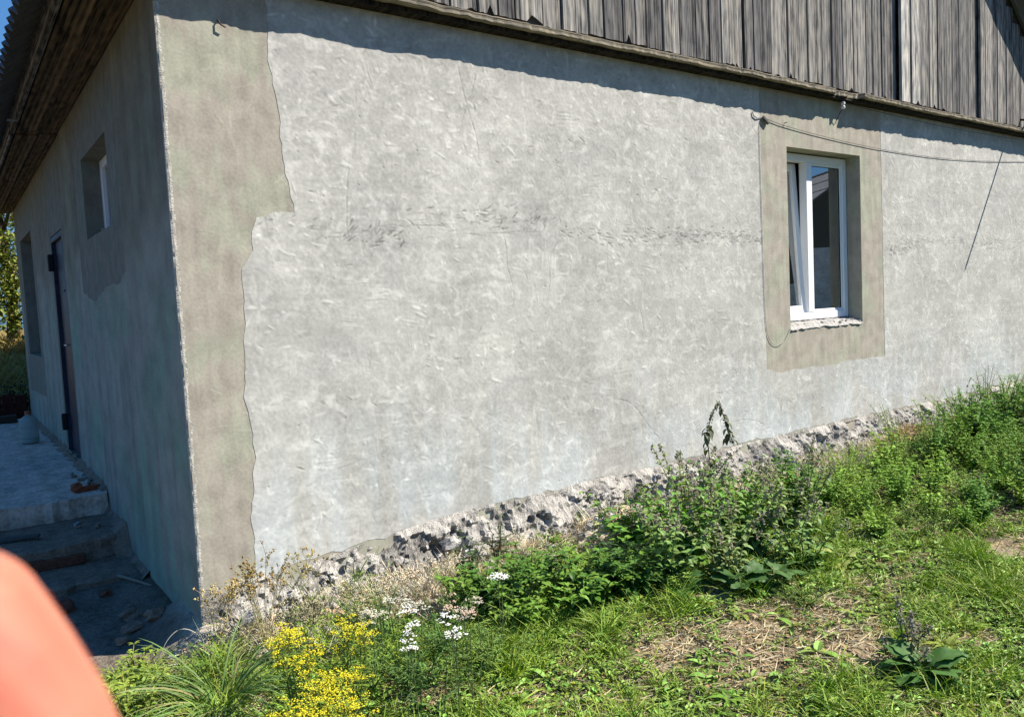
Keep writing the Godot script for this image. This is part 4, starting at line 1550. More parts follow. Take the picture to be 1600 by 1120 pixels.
func build_background() -> void:
	tree("yellow-green leafy tree beyond the far end of the house", Vector3(0.15, gh(0.15, -13.5), -13.5), 3.6, [[0, 2.2, 0, 1.0], [-0.5, 1.6, 0.4, 0.8], [0.6, 1.9, 0.2, 0.9], [0.0, 3.0, 0, 0.7], [0.1, 1.2, 0.5, 0.6], [0.4, 0.7, 0.7, 0.7], [-0.3, 0.8, 0.7, 0.6]], Color(0.17, 0.19, 0.035), 9000, 901)
	tree("dark green tree standing behind the yellow-green one", Vector3(1.0, gh(1.0, -15.6), -15.6), 4.6, [[0, 3.0, 0, 1.5], [-0.9, 2.4, 0.4, 1.1], [0.9, 2.6, 0.2, 1.1], [-0.6, 3.8, 0, 0.9]], Color(0.05, 0.09, 0.02), 9500, 902)
	tree("tall dark tree at the left behind the porch end", Vector3(-3.4, gh(-3.4, -17.0), -17.0), 4.8, [[0, 3.2, 0, 1.5], [-0.9, 2.6, 0.4, 1.2], [1.0, 2.4, 0.2, 1.2]], Color(0.06, 0.10, 0.025), 4200, 903)
	rng.seed = 910
	# dark low shrub at the porch end
	var s := thing("shrub", "dark low shrub growing in the shade at the porch end", "shrub", Vector3(-0.25, gh(-0.25, -9.7), -9.7))
	var mb := MB.new()
	for i in 8:
		mb.tube(PackedVector3Array([Vector3(rf(-0.3, 0.3), -0.05, rf(-0.1, 0.1)), Vector3(rf(-0.6, 0.6), rf(0.4, 0.75), rf(-0.2, 0.2))]), 0.012, 0.004, Color(0.05, 0.035, 0.02), 4)
	part("stems", mb.mesh(), M.stem, s)
	mb = MB.new()
	for i in 1400:
		var p := Vector3(rf(-0.75, 0.75), rf(0.15, 0.8), rf(-0.3, 0.3))
		if Vector2(p.x / 0.75, (p.y - 0.1) / 0.75).length() > 1.0: continue
		mb.leaf(p, Vector3(rf(-1, 1), rf(-0.5, 0.7), rf(-1, 1)).normalized(), Vector3.UP, rf(0.05, 0.09), rf(0.03, 0.05), 0.5, jit(Color(0.035, 0.05, 0.015), 0.4), 3)
	part("foliage", mb.mesh(), M.leaf, s)
	# stained plank across the porch end and a brick-red fence behind it
	mb = MB.new()
	mb.cbox(Vector3.ZERO, Vector3(1.3, 0.09, 0.20), 0.008)
	var o := single("plank", mb.mesh(), M.wood_brown, "orange-brown plank lying across the far end of the porch", "plank")
	o.position = Vector3(-0.85, 0.363, -8.3)
	var f := thing("board_fence", "low dark red board fence standing at the end of the porch", "fence", Vector3(0, 0, -8.98))
	var bm := MB.new()
	bm.cbox(Vector3(0, 0.55, 0), Vector3(0.14, 1.1, 0.025), 0.004)
	var bmesh := bm.mesh()
	var red := mat_grit(s2(0.09, 0.028, 0.022), 2.0, 0.3)
	for i in 12:
		var q := part("fence_board", bmesh, red, f)
		q.position = Vector3(-0.10 - i * 0.148, -0.05 + rf(-0.02, 0.02), rf(-0.006, 0.006))
		q.scale.y = 0.62
	for y: float in [0.18, 0.48]:
		bm = MB.new()
		bm.cbox(Vector3(-0.9, y, -0.035), Vector3(1.8, 0.06, 0.04), 0.004)
		part("fence_rail", bm.mesh(), red, f)
	# dry grass on the bank behind
	var tuft := MB.new()
	for i in 22:
		var a := rf(0, TAU)
		tuft.blade(Vector3(rf(-0.1, 0.1), 0, rf(-0.1, 0.1)), Vector3(cos(a) * 0.35, 1, sin(a) * 0.35), rf(0.25, 0.5), 0.012, rf(0.3, 1.1), Color(0.30, 0.22, 0.06), Color(0.48, 0.36, 0.12))
	var mm := MultiMesh.new()
	mm.transform_format = MultiMesh.TRANSFORM_3D
	mm.mesh = tuft.mesh()
	mm.instance_count = 1500
	for i in 1500:
		var x := rf(-4, 5)
		var z := rf(-15.0, -9.6)
		mm.set_instance_transform(i, Transform3D(Basis(Vector3.UP, rf(0, TAU)).scaled(Vector3.ONE * rf(0.7, 1.3)), Vector3(x, gh(x, z) - 0.02, z)))
	var mi := MultiMeshInstance3D.new()
	mi.name = "dry_grass"
	mi.multimesh = mm
	mi.material_override = M.leaf_dull
	add_child(mi, true)
	tag(mi, "dry yellow grass on the bank beyond the house", "dry grass", "", "stuff")

	# shed across the yard, mirrored in the front window
	var sh := thing("shed", "low neighbouring shed with tiled roof mirrored in the front window", "shed", Vector3(17.0, gh(17.0, 8.6), 8.6), 0.55)
	mb = MB.new()
	mb.box(Vector3(0, 1.0, 0), Vector3(5.0, 2.4, 9.0))
	part("wall", mb.mesh(), mat_grit(s2(0.86, 0.86, 0.80), 0.5, 0.3), sh)
	mb = MB.new()
	mb.quad(Vector3(-2.5, 2.2, 4.5), Vector3(2.5, 2.2, 4.5), Vector3(0, 3.9, 4.5), Vector3(0, 3.9, 4.5))
	mb.quad(Vector3(-2.5, 2.2, -4.5), Vector3(2.5, 2.2, -4.5), Vector3(0, 3.9, -4.5), Vector3(0, 3.9, -4.5))
	part("gable_end", mb.mesh(), M.wood[5], sh)
	for side: float in [-1.0, 1.0]:
		for r in 7:
			mb = MB.new()
			var t := (r + 0.5) / 7.0
			var bas := Basis(Vector3(0, 0, 1), side * -0.58)
			mb.box(Vector3(side * (2.75 - 2.75 * t), 2.0 + 1.9 * t + 0.04, 0), Vector3(0.56, 0.03, 9.4), bas)
			part("tile_course", mb.mesh(), M.slate, sh)
	mb = MB.new()
	mb.box(Vector3(-2.51, 1.0, -1.0), Vector3(0.05, 1.9, 0.9))
	part("door", mb.mesh(), M.wood_brown, sh)


# ---------------------------------------------------------------- wires and small metal
func build_fixings() -> void:
	var mb := MB.new()
	var pts := PackedVector3Array()
	for i in 25:
		var t := i / 24.0
		pts.append(Vector3(lerpf(4.42, 9.62, t), lerpf(2.895, 2.90, t) - 0.10 * sin(PI * t) - 0.03 * sin(PI * sqrt(t)), 0.0085))
	mb.tube(pts, 0.0024, 0.0024, Color.WHITE, 6)
	single("electric_cable", mb.mesh(), M.cable, "thin dark cable sagging along the wall over the front window", "cable")
	mb = MB.new()
	pts = PackedVector3Array()
	for i in 21:
		var t := i / 20.0
		pts.append(Vector3(lerpf(5.44, 9.7, t), lerpf(3.105, 3.10, t) - 0.035 * sin(PI * t), 0.06))
	mb.tube(pts, 0.003, 0.003, Color.WHITE, 6)
	single("thin_wire", mb.mesh(), M.cable, "fine wire running just below the timber ledge from the white insulator", "wire")
	mb = MB.new()
	pts = PackedVector3Array([Vector3(4.40, 2.90, 0.01), Vector3(4.33, 2.885, 0.01), Vector3(4.29, 2.90, 0.009), Vector3(4.28, 2.93, 0.008)])
	mb.tube(pts, 0.004, 0.004, Color.WHITE, 6)
	pts = smooth_path([Vector3(4.39, 2.88, 0.008), Vector3(4.36, 2.8, 0.006), Vector3(4.362, 2.3, 0.006), Vector3(4.368, 1.7, 0.006), Vector3(4.376, 1.35, 0.006), Vector3(4.40, 1.20, 0.006), Vector3(4.46, 1.125, 0.007), Vector3(4.54, 1.11, 0.008), Vector3(4.63, 1.15, 0.007), Vector3(4.70, 1.235, 0.006)], 5)
	mb.tube(pts, 0.0018, 0.0018, Color.WHITE, 6)
	single("drop_cable", mb.mesh(), mat_plain(s2(0.26, 0.25, 0.24), 0.7), "thin grey cable running down left of the window and looping to its sill", "cable")
	mb = MB.new()
	mb.cbox(Vector3(4.43, 2.877, 0.016), Vector3(0.085, 0.028, 0.022), 0.006, Basis(Vector3(0, 0, 1), -0.6))
	single("cable_connector", mb.mesh(), M.cable, "dark connector block at the left end of the sagging cable", "connector")
	# insulator hanging from the ledge
	var t := thing("insulator", "small white insulator on a hook under the timber ledge over window", "insulator", Vector3(5.44, 3.085, 0.06))
	part("insulator_body", lathe([[0.0, -0.03], [0.012, -0.03], [0.018, -0.02], [0.018, -0.008], [0.011, 0.0], [0.018, 0.01], [0.018, 0.025], [0.010, 0.034], [0.0, 0.034]], 12), M.porcelain, t)
	mb = MB.new()
	mb.tube(PackedVector3Array([Vector3(0, 0.03, 0), Vector3(0.004, 0.07, 0.0), Vector3(0, 0.105, -0.01)]), 0.004, 0.004, Color.WHITE, 6)
	mb.tube(PackedVector3Array([Vector3(0, -0.03, 0), Vector3(-0.02, -0.06, -0.02), Vector3(-0.03, -0.11, -0.04), Vector3(-0.04, -0.15, -0.056)]), 0.003, 0.003, Color.WHITE, 6)
	part("hook", mb.mesh(), M.rust, t)
	# bent nails
	mb = MB.new()
	mb.tube(PackedVector3Array([Vector3(0.272, 2.95, -0.01), Vector3(0.272, 2.945, 0.014), Vector3(0.28, 2.925, 0.02), Vector3(0.302, 2.915, 0.02)]), 0.0045, 0.0035, Color.WHITE, 6)
	single("bent_nail", mb.mesh(), M.rust, "rusty bent nail in the beige strip near the top of the corner", "nail")
	mb = MB.new()
	mb.tube(PackedVector3Array([Vector3(4.70, 2.885, -0.01), Vector3(4.70, 2.885, 0.022)]), 0.004, 0.003, Color.WHITE, 6)
	single("straight_nail", mb.mesh(), M.rust, "short nail sticking out of wall above the window's left side", "nail")
	# rod in the gable foot; only its long shadow falls into view
	mb = MB.new()
	mb.tube(PackedVector3Array([Vector3(8.9, 3.3, 0.05), Vector3(8.86, 3.10, 0.80)]), 0.012, 0.012, Color.WHITE, 8)
	single("bracket_rod", mb.mesh(), M.rust, "rusty rod jutting from the gable foot at the right, shadow on wall", "rod")


# ---------------------------------------------------------------- plants
func smooth_path(p: Array, k: int) -> PackedVector3Array:
	var o := PackedVector3Array()
	for i in p.size() - 1:
		for q in k:
			var a: Vector3 = p[i]
			o.append(a.cubic_interpolate(p[i + 1], p[maxi(i - 1, 0)], p[mini(i + 2, p.size() - 1)], float(q) / k))
	o.append(p[-1])
	return o


func foliage_parts(t: Node3D, stem: MB, fol: MB, head: MB = null, head_name := "flower_head", hm: Material = null, lm: Material = null) -> void:
	if stem.v.size(): part("stem", stem.mesh(), M.stem, t)
	if fol.v.size(): part("foliage", fol.mesh(), lm if lm else M.leaf, t)
	if head and head.v.size(): part(head_name, head.mesh(), hm if hm else M.flower, t)


func leafy(h: float, nst: int, spread: float, LL: float, LW: float, col: Color, dense: float, sd: int, head := Color(0, 0, 0, 0), kind := 0) -> Array:
	rng.seed = sd
	var stem := MB.new()
	var fol := MB.new()
	var hd := MB.new()
	for s in nst:
		var a := rf(0, TAU)
		var r := sqrt(rng.randf()) * spread
		var b := Vector3(cos(a) * r * 0.22, -0.03, sin(a) * r * 0.22)
		var hh := h * rf(0.6, 1.08)
		var lean := Vector3(cos(a) * r, 0, sin(a) * r) * 0.7 + Vector3(rf(-0.1, 0.1), 0, rf(-0.1, 0.1)) * hh
		var pts := PackedVector3Array()
		for k in 5:
			var t := k / 4.0
			pts.append(b + Vector3(0, hh * t, 0) + lean * t * t + Vector3(rf(-0.01, 0.01), 0, rf(-0.01, 0.01)))
		stem.tube(pts, 0.0042 + h * 0.002, 0.0016, Color(col.r * 1.2, col.g * 0.9, col.b), 4)
		var n := int(hh * dense)
		var az := rf(0, TAU)
		for k in n:
			var t := (k + 0.7) / n
			az += 2.4 + rf(-0.3, 0.3)
			var f := clampf(t * 4.0, 0, 3.999)
			var p := pts[int(f)].lerp(pts[int(f) + 1], f - int(f))
			var size := rf(0.7, 1.15) * (1.05 - 0.62 * t)
			var d := Vector3(cos(az), rf(0.15, 0.7), sin(az)).normalized()
			fol.leaf(p, d, Vector3.UP, LL * size, LW * size, rf(0.4, 1.5), jit(col, 0.28), 4, kind, rf(0.1, 0.5))
			if head.a > 0.5 and t > 0.8:
				for q in 4:
					hd.bit(p + Vector3(rf(-1, 1), rf(-0.6, 0.8), rf(-1, 1)) * 0.013, rf(0.004, 0.008), jit(head, 0.3), rng)
		if head.a > 0.5:
			for q in 8:
				var tp := pts[4] + Vector3(0, -0.11 * q / 16.0, 0)
				hd.bit(tp + Vector3(rf(-1, 1), 0, rf(-1, 1)) * 0.008, rf(0.004, 0.009), jit(head, 0.3), rng)
		else:
			for q in 5:
				var aa := rf(0, TAU)
				fol.leaf(pts[4], Vector3(cos(aa), 0.8, sin(aa)).normalized(), Vector3.UP, LL * 0.4, LW * 0.4, 0.7, jit(col, 0.2), 3, kind)
	return [stem, fol, hd]


func bigleaf(L: float, W: float, col: Color, sd: int) -> ArrayMesh:
	# broad wavy leaf lying along +x from the origin, raised in the middle rib, notched at the foot
	rng.seed = sd
	var mb := MB.new()
	var n := 9
	var k := 3
	var P := []
	var ph := rf(0, 6)
	for i in n + 1:
		var t := float(i) / n
		var w := W * 0.5 * pow(sin(PI * clampf(pow(t, 0.62) * 0.985 + 0.012, 0, 1)), 0.75)
		var row := PackedVector3Array()
		for j in range(-k, k + 1):
			var s := float(j) / k
			var wav := sin(t * 13.0 + ph + s * 2.0) * 0.045 * W * absf(s) + sin(t * 27.0 + ph * 2.0) * 0.02 * W * absf(s)
			var y := 0.10 * W * absf(s) * (1.0 - 0.8 * absf(s)) + wav - 0.35 * L * t * t + 0.12 * L * t
			var back := -0.10 * L * absf(s) * (1.0 - t) if i < 3 else 0.0
			row.append(Vector3(L * t + back, y, w * s * (1.0 + 0.06 * sin(t * 31.0 + ph))))
		P.append(row)
	var N := []
	for i in n + 1:
		var row := PackedVector3Array()
		for j in 2 * k + 1:
			var a: Vector3 = P[mini(i + 1, n)][j] - P[maxi(i - 1, 0)][j]
			var b: Vector3 = P[i][maxi(j - 1, 0)] - P[i][mini(j + 1, 2 * k)]
			var nn := a.cross(b)
			row.append(nn.normalized() if nn.length() > 1e-9 else Vector3.UP)
		N.append(row)
	for i in n:
		for j in 2 * k:
			var c := jit(col, 0.12)
			if j == k - 1 or j == k:
				c = c.lerp(Color(0.16, 0.22, 0.08), 0.12)
			mb.trin(P[i][j + 1], P[i + 1][j + 1], P[i + 1][j], N[i][j + 1], N[i + 1][j + 1], N[i + 1][j], c, c, c)
			mb.trin(P[i][j + 1], P[i + 1][j], P[i][j], N[i][j + 1], N[i + 1][j], N[i][j], c, c, c)
	return mb.mesh()


func burdock(t: Node3D, n: int, L: float, col: Color, sd: int, flat := 0.35) -> void:
	rng.seed = sd
	var stem := MB.new()
	var ms := []
	for i in 3:
		ms.append(bigleaf(1.0, 0.72, col, sd + i))
	rng.seed = sd + 99
	for i in n:
		var az := TAU * i / n * 1.618 * 2.0 + rf(-0.3, 0.3)
		var e := rf(flat, flat + 0.75)
		var pl := rf(0.25, 0.75) * L
		var d := Vector3(cos(az) * cos(e), sin(e), sin(az) * cos(e))
		stem.tube(PackedVector3Array([Vector3(0, -0.02, 0), d * pl * 0.5 + Vector3(0, 0.02, 0), d * pl]), 0.006, 0.004, Color(0.16, 0.20, 0.07), 5)
		var o := part("leaf", ms[i % 3], M.leaf, t)
		var s := L * rf(0.6, 1.1)
		o.position = d * pl
		o.basis = (Basis(Vector3.UP, -az) * Basis(Vector3(0, 0, 1), e * 0.35) * Basis(Vector3(1, 0, 0), rf(-0.5, 0.5))).scaled(Vector3.ONE * s)
	part("stem", stem.mesh(), M.stem, t)


func yarrow(h: float, n: int, sd: int, white: Color, r := 0.028) -> Array:
	rng.seed = sd
	var stem := MB.new()
	var fol := MB.new()
	var hd := MB.new()
	for s in n:
		var a := rf(0, TAU)
		var o := Vector3(cos(a), 0, sin(a)) * rf(0.0, 0.05)
		var top := o * rf(1.0, 2.2) + Vector3(0, h * rf(0.85, 1.1), 0)
		var mid := o.lerp(top, 0.5) + Vector3(rf(-0.01, 0.01), 0, rf(-0.01, 0.01))
		stem.tube(PackedVector3Array([o + Vector3(0, -0.03, 0), mid, top]), 0.0026, 0.0018, Color(0.10, 0.13, 0.05), 4)
		for k in 12:
			var t := rf(0.05, 0.8)
			var p := o.lerp(mid, t * 2.0) if t < 0.5 else mid.lerp(top, t * 2.0 - 1.0)
			var az := rf(0, TAU)
			var d := Vector3(cos(az), rf(0.3, 1.0), sin(az)).normalized()
			for q in 5:      # feathery leaf
				fol.blade(p + d * 0.015 * q, (d + Vector3(rf(-0.8, 0.8), rf(-0.4, 0.4), rf(-0.8, 0.8))).normalized(), rf(0.02, 0.04), 0.004, 0.6, jit(Color(0.07, 0.13, 0.03), 0.3), jit(Color(0.11, 0.18, 0.04), 0.3), 2)
		for k in 9:
			var aa := TAU * k / 9.0 + rf(-0.2, 0.2)
			var rr := r * (0.35 if k % 3 == 0 else 1.0) * rf(0.5, 1.2)
			var e := top + Vector3(cos(aa) * rr, rf(-0.012, 0.010) + 0.012, sin(aa) * rr)
			stem.tube(PackedVector3Array([top - Vector3(0, 0.015, 0), e]), 0.0009, 0.0007, Color(0.10, 0.13, 0.05), 3)
			for q in 7:
				hd.bit(e + Vector3(rf(-1, 1) * r * 0.33, rf(-0.002, 0.003), rf(-1, 1) * r * 0.33), rf(0.0028, 0.0048), jit(white, 0.12), rng, 0.7)
	return [stem, fol, hd]


func yellow_plant(h: float, n: int, spread: float, sd: int) -> Array:
	rng.seed = sd
	var stem := MB.new()
	var fol := MB.new()
	var hd := MB.new()
	for s in n:
		var a := rf(0, TAU)
		var r := sqrt(rng.randf()) * spread
		var o := Vector3(cos(a), 0, sin(a)) * r * 0.35
		var hh := h * rf(0.78, 1.06)
		var top := Vector3(cos(a), 0, sin(a)) * r + Vector3(0, hh, 0)
		var mid := o.lerp(top, 0.55) + Vector3(rf(-0.01, 0.01), 0.02, rf(-0.01, 0.01))
		stem.tube(PackedVector3Array([o + Vector3(0, -0.03, 0), mid, top]), 0.0028, 0.0016, Color(0.16, 0.19, 0.04), 4)
		for k in 26:
			var t := rf(0.15, 0.97)
			var p := o.lerp(mid, t * 2.0) if t < 0.5 else mid.lerp(top, t * 2.0 - 1.0)
			var az := rf(0, TAU)
			fol.leaf(p, Vector3(cos(az), rf(0.2, 0.9), sin(az)).normalized(), Vector3.UP, rf(0.025, 0.055), rf(0.007, 0.013), 0.5, jit(Color(0.17, 0.25, 0.035), 0.3), 3)
		for k in 8:         # branching flat top
			var aa := TAU * k / 8.0 + rf(-0.4, 0.4)
			var rr := rf(0.015, 0.055)
			var e := top + Vector3(cos(aa) * rr, rf(-0.02, 0.025), sin(aa) * rr)
			stem.tube(PackedVector3Array([top - Vector3(0, rf(0.03, 0.06), 0), e]), 0.0011, 0.0008, Color(0.2, 0.22, 0.04), 3)
			for q in 12:
				hd.bit(e + Vector3(rf(-1, 1) * 0.014, rf(-0.004, 0.005), rf(-1, 1) * 0.014), rf(0.0021, 0.0041), jit(Color(0.56, 0.50, 0.025), 0.22), rng, 0.8)
	return [stem, fol, hd]


func dry_weed(h: float, n: int, sd: int, col: Color, headc: Color) -> Array:
	rng.seed = sd
	var stem := MB.new()
	var fol := MB.new()
	var hd := MB.new()
	for s in n:
		var a := rf(0, TAU)
		var top := Vector3(cos(a) * 0.09, h * rf(0.7, 1.0), sin(a) * 0.05)
		var mid := top * 0.5 + Vector3(rf(-0.02, 0.02), 0, rf(-0.02, 0.02))
		stem.tube(PackedVector3Array([Vector3(0, -0.03, 0), mid, top]), 0.0022, 0.0012, jit(col, 0.15), 4)
		for k in 9:
			var t := rf(0.4, 1.0)
			var p := mid.lerp(top, t)
			var az := rf(0, TAU)
			var e := p + Vector3(cos(az) * rf(0.02, 0.06), rf(0.02, 0.07), sin(az) * rf(0.02, 0.05))
			stem.tube(PackedVector3Array([p, e]), 0.0011, 0.0008, jit(col, 0.15), 3)
			for q in 4:
				hd.bit(e + Vector3(rf(-1, 1), rf(-1, 1), rf(-1, 1)) * 0.007, rf(0.003, 0.0062), jit(headc, 0.35), rng)
		for k in 6:
			var az := rf(0, TAU)
			fol.leaf(top * rf(0.1, 0.9), Vector3(cos(az), 0.5, sin(az)).normalized(), Vector3.UP, rf(0.02, 0.04), 0.008, 1.2, jit(col, 0.3), 3)
	return [stem, fol, hd]


func rosette(n: int, L: float, W: float, col: Color, sd: int, kind := 1) -> MB:
	rng.seed = sd
	var fol := MB.new()
	for i in n:
		var az := TAU * i / n + rf(-0.3, 0.3)
		fol.leaf(Vector3(0, 0.005, 0), Vector3(cos(az), rf(0.25, 0.9), sin(az)).normalized(), Vector3.UP, L * rf(0.65, 1.1), W * rf(0.8, 1.15), rf(0.6, 1.4), jit(col, 0.22), 7, kind, rf(0.1, 0.4))
	return fol


func put_plant(called: String, label: String, cat: String, x: float, z: float, parts: Array, hname := "flower_head", turn := 0.0, group := "", lm: Material = null) -> Node3D:
	var t := thing(called, label, cat, Vector3(x, gh(x, z), z), turn, group)
	foliage_parts(t, parts[0], parts[1], parts[2], hname, null, lm)
	return t


func copy_plant(src: Node3D, called: String, label: String, x: float, z: float, turn: float, sc: float, group := "") -> Node3D:
	var c: Node3D = src.duplicate()
	c.name = numbered(called)
	add_child(c, true)
	c.position = Vector3(x, gh(x, z), z)
	c.rotation.y = turn
	c.scale = Vector3.ONE * sc
	c.set_meta("label", label)
	if group: c.set_meta("group", group)
	elif c.has_meta("group"): c.remove_meta("group")
	return c


const LUSH := Color(0.125, 0.235, 0.03)
const DARKG := Color(0.05, 0.115, 0.026)
const YELG := Color(0.21, 0.27, 0.045)
const GREYG := Color(0.16, 0.205, 0.085)
const SEED := Color(0.30, 0.26, 0.19)

func build_plants() -> void:
	var no := Color(0, 0, 0, 0)
	var t: Node3D
	# --- yellow flowers
	t = put_plant("yellow_wildflower", "yellow wildflower with flat heads, topmost clump beside long grass", "wildflower", 0.06, 1.16, yellow_plant(0.36, 11, 0.09, 1001))
	put_plant("yellow_wildflower", "smaller yellow wildflower clump below the white yarrow", "wildflower", 0.22, 1.22, yellow_plant(0.38, 6, 0.06, 1002))
	put_plant("yellow_wildflower", "broadest mass of yellow wildflowers at the bottom edge", "wildflower", -0.03, 1.60, yellow_plant(0.35, 20, 0.14, 1003))
	put_plant("yellow_wildflower", "yellow wildflower between the broad bottom mass and the topmost clump", "wildflower", 0.09, 1.38, yellow_plant(0.34, 8, 0.08, 1004))
	# --- white yarrow
	var wh := Color(0.74, 0.72, 0.66)
	var names := [
		["white yarrow with the highest cluster of the group behind yellow flowers", 0.47, 1.20, 0.36, 1, wh],
		["white yarrow just left of the tight cluster group, small heads", 0.38, 1.31, 0.36, 1, wh],
		["white yarrow in the middle of the cluster beside yellow flowers", 0.46, 1.36, 0.36, 2, wh],
		["lowest white yarrow right of the yellow flowers", 0.33, 1.57, 0.36, 1, wh],
		["white yarrow at the right side of the cluster group", 0.55, 1.42, 0.36, 2, wh],
		["lone bright white yarrow among green weeds near the rubble", 0.95, 1.13, 0.36, 2, Color(0.82, 0.80, 0.77)],
		["fading pinkish-beige yarrow head right of the white yarrow", 0.62, 1.38, 0.36, 2, Color(0.55, 0.40, 0.30)],
		["sparse cream yarrow nearest the pale rubble", 0.40, 1.02, 0.34, 4, Color(0.50, 0.47, 0.36)],
		["pale cream yarrow with drooping heads above the white ones", 0.56, 1.02, 0.33, 4, Color(0.52, 0.50, 0.40)],
		["small creamy yarrow between lone white yarrow and the cluster", 0.72, 1.28, 0.33, 3, Color(0.48, 0.42, 0.33)],
	]
	for i in names.size():
		var e: Array = names[i]
		put_plant("yarrow", e[0], "yarrow", e[1], e[2], yarrow(e[3], e[4], 1100 + i * 7, e[5], 0.030 if i != 5 else 0.036))
	var ferny: Array = [["ferny dark green weed under the white yarrow heads", 0.55, 1.10, 0.25], ["ferny weed between the yarrow and the topmost yellow clump", 0.36, 0.98, 0.24], ["ferny green weed below the pale dry weeds of the rubble", 0.78, 0.90, 0.25], ["ferny weed right of the pinkish yarrow head", 0.86, 1.20, 0.22], ["soft green weed rising among the pale dry weeds", 0.62, 0.66, 0.27], ["ferny weed at the left of the lush green band", 1.02, 0.72, 0.26]]
	for i in ferny.size():
		var e: Array = ferny[i]
		put_plant("ferny_weed", e[0], "weed", e[1], e[2], leafy(e[3], 17, 0.24, 0.055, 0.011, [Color(0.085, 0.175, 0.04), Color(0.12, 0.21, 0.045)][i % 2], 115, 1180 + i, no), "seed_head", i * 1.3)
	# --- dry weeds against the wall
	put_plant("dry_weed", "tall dry weed with small brown heads against the beige strip", "dry weed", 0.20, 0.30, dry_weed(0.42, 12, 1201, Color(0.26, 0.23, 0.11), Color(0.27, 0.19, 0.07)), "seed_head")
	put_plant("dry_weed", "thin dry weed right of the tall brown-headed one", "dry weed", 0.44, 0.28, dry_weed(0.36, 4, 1202, Color(0.28, 0.27, 0.13), Color(0.32, 0.25, 0.07)), "seed_head")
	put_plant("dry_weed", "short yellowed dry weed at the foot of the house corner", "dry weed", 0.03, 0.12, dry_weed(0.24, 6, 1203, Color(0.42, 0.33, 0.14), Color(0.46, 0.36, 0.14)), "seed_head")
	put_plant("dry_weed", "bushy pale dry weed on the rubble beside the yarrow", "dry weed", 0.75, 0.55, dry_weed(0.22, 9, 1204, Color(0.44, 0.40, 0.26), Color(0.46, 0.40, 0.28)), "seed_head")
	put_plant("dry_weed", "straw-coloured dry weed below the dark hole in the rubble", "dry weed", 0.95, 0.48, dry_weed(0.20, 8, 1205, Color(0.52, 0.45, 0.32), Color(0.50, 0.42, 0.30)), "seed_head")
	put_plant("dry_weed", "greyish dry weed at the foot of tall brown-headed one", "dry weed", 0.30, 0.52, dry_weed(0.26, 14, 1206, Color(0.26, 0.25, 0.16), Color(0.30, 0.27, 0.16)), "seed_head")
	put_plant("dry_weed", "dry weed mixed with green blades behind topmost yellow clump", "dry weed", 0.50, 0.74, dry_weed(0.27, 13, 1207, Color(0.22, 0.28, 0.09), Color(0.34, 0.31, 0.17)), "seed_head")
	# --- long grass clump
	rng.seed = 1301
	var g := MB.new()
	for i in 230:
		var a := rf(0, TAU)
		var b := Vector3(cos(a), 0, sin(a)) * rf(0, 0.09)
		var dir := Vector3(cos(a) * rf(0.3, 1.0) - 0.25, rf(0.7, 1.2), sin(a) * rf(0.2, 0.9) + 0.25)
		var c0 := jit(Color(0.10, 0.19, 0.045), 0.3)
		if rng.randf() < 0.18: c0 = jit(Color(0.28, 0.25, 0.10), 0.2)
		g.blade(b, dir, rf(0.28, 0.52), rf(0.005, 0.009), rf(0.8, 2.0), c0, c0.lerp(Color(0.24, 0.31, 0.12), 0.5), 6)
	t = thing("long_grass_clump", "clump of long arching grass blades left of the yellow flowers", "grass clump", Vector3(-0.13, gh(-0.13, 0.72), 0.72))
	part("blades", g.mesh(), M.leaf, t)
	g = MB.new()
	rng.seed = 1303
	for i in 90:
		var a := rf(0, TAU)
		var c0 := jit(Color(0.16, 0.16, 0.07), 0.3)
		g.blade(Vector3(cos(a), 0, sin(a)) * rf(0, 0.06), Vector3(cos(a) * 0.8, 0.8, sin(a) * 0.8), rf(0.2, 0.36), rf(0.004, 0.007), rf(0.8, 1.9), c0, c0 * 1.3, 5)
	t = thing("long_grass_clump", "greyer half-dry grass clump at the house corner foot", "grass clump", Vector3(-0.06, gh(-0.06, 0.36), 0.36))
	part("blades", g.mesh(), M.leaf_dull, t)
	# two bare arching stalks over the shade
	for e: Array in [["longer pale dead grass stalk arching over the shaded corner", [Vector3(-0.03, 0.02, 0.22), Vector3(-0.07, 0.12, 0.17), Vector3(-0.13, 0.15, 0.13), Vector3(-0.19, 0.11, 0.12), Vector3(-0.23, 0.03, 0.12)]], ["shorter pale dead grass stalk right of the longer one", [Vector3(0.05, 0.02, 0.22), Vector3(0.02, 0.09, 0.18), Vector3(-0.03, 0.11, 0.16), Vector3(-0.08, 0.07, 0.15), Vector3(-0.11, 0.01, 0.16)]]]:
		g = MB.new()
		g.tube(smooth_path(e[1], 4), 0.0026, 0.0014, Color(0.42, 0.40, 0.34), 4)
		single("dead_stalk", g.mesh(), M.stem, e[0], "stalk")
	# --- low leafy weeds, bottom left
	t = put_plant("leafy_weed", "bright low leafy weed at the edge of house shade", "weed", -0.36, 0.20, leafy(0.16, 14, 0.16, 0.075, 0.042, Color(0.22, 0.29, 0.045), 75, 1401, no, 1))
	put_plant("leafy_weed", "yellow-green leafy weed beside the finger", "weed", -0.42, 0.52, leafy(0.20, 16, 0.2, 0.085, 0.045, Color(0.23, 0.30, 0.05), 70, 1402, no, 1))
	put_plant("leafy_weed", "dull leafy weed between finger and long grass clump", "weed", -0.22, 0.50, leafy(0.15, 12, 0.14, 0.07, 0.04, Color(0.14, 0.21, 0.035), 70, 1403, no, 1))
	put_plant("leafy_weed", "low leafy weed under the long grass blades", "weed", -0.25, 0.98, leafy(0.16, 14, 0.18, 0.07, 0.035, Color(0.19, 0.25, 0.04), 70, 1404, no, 1))
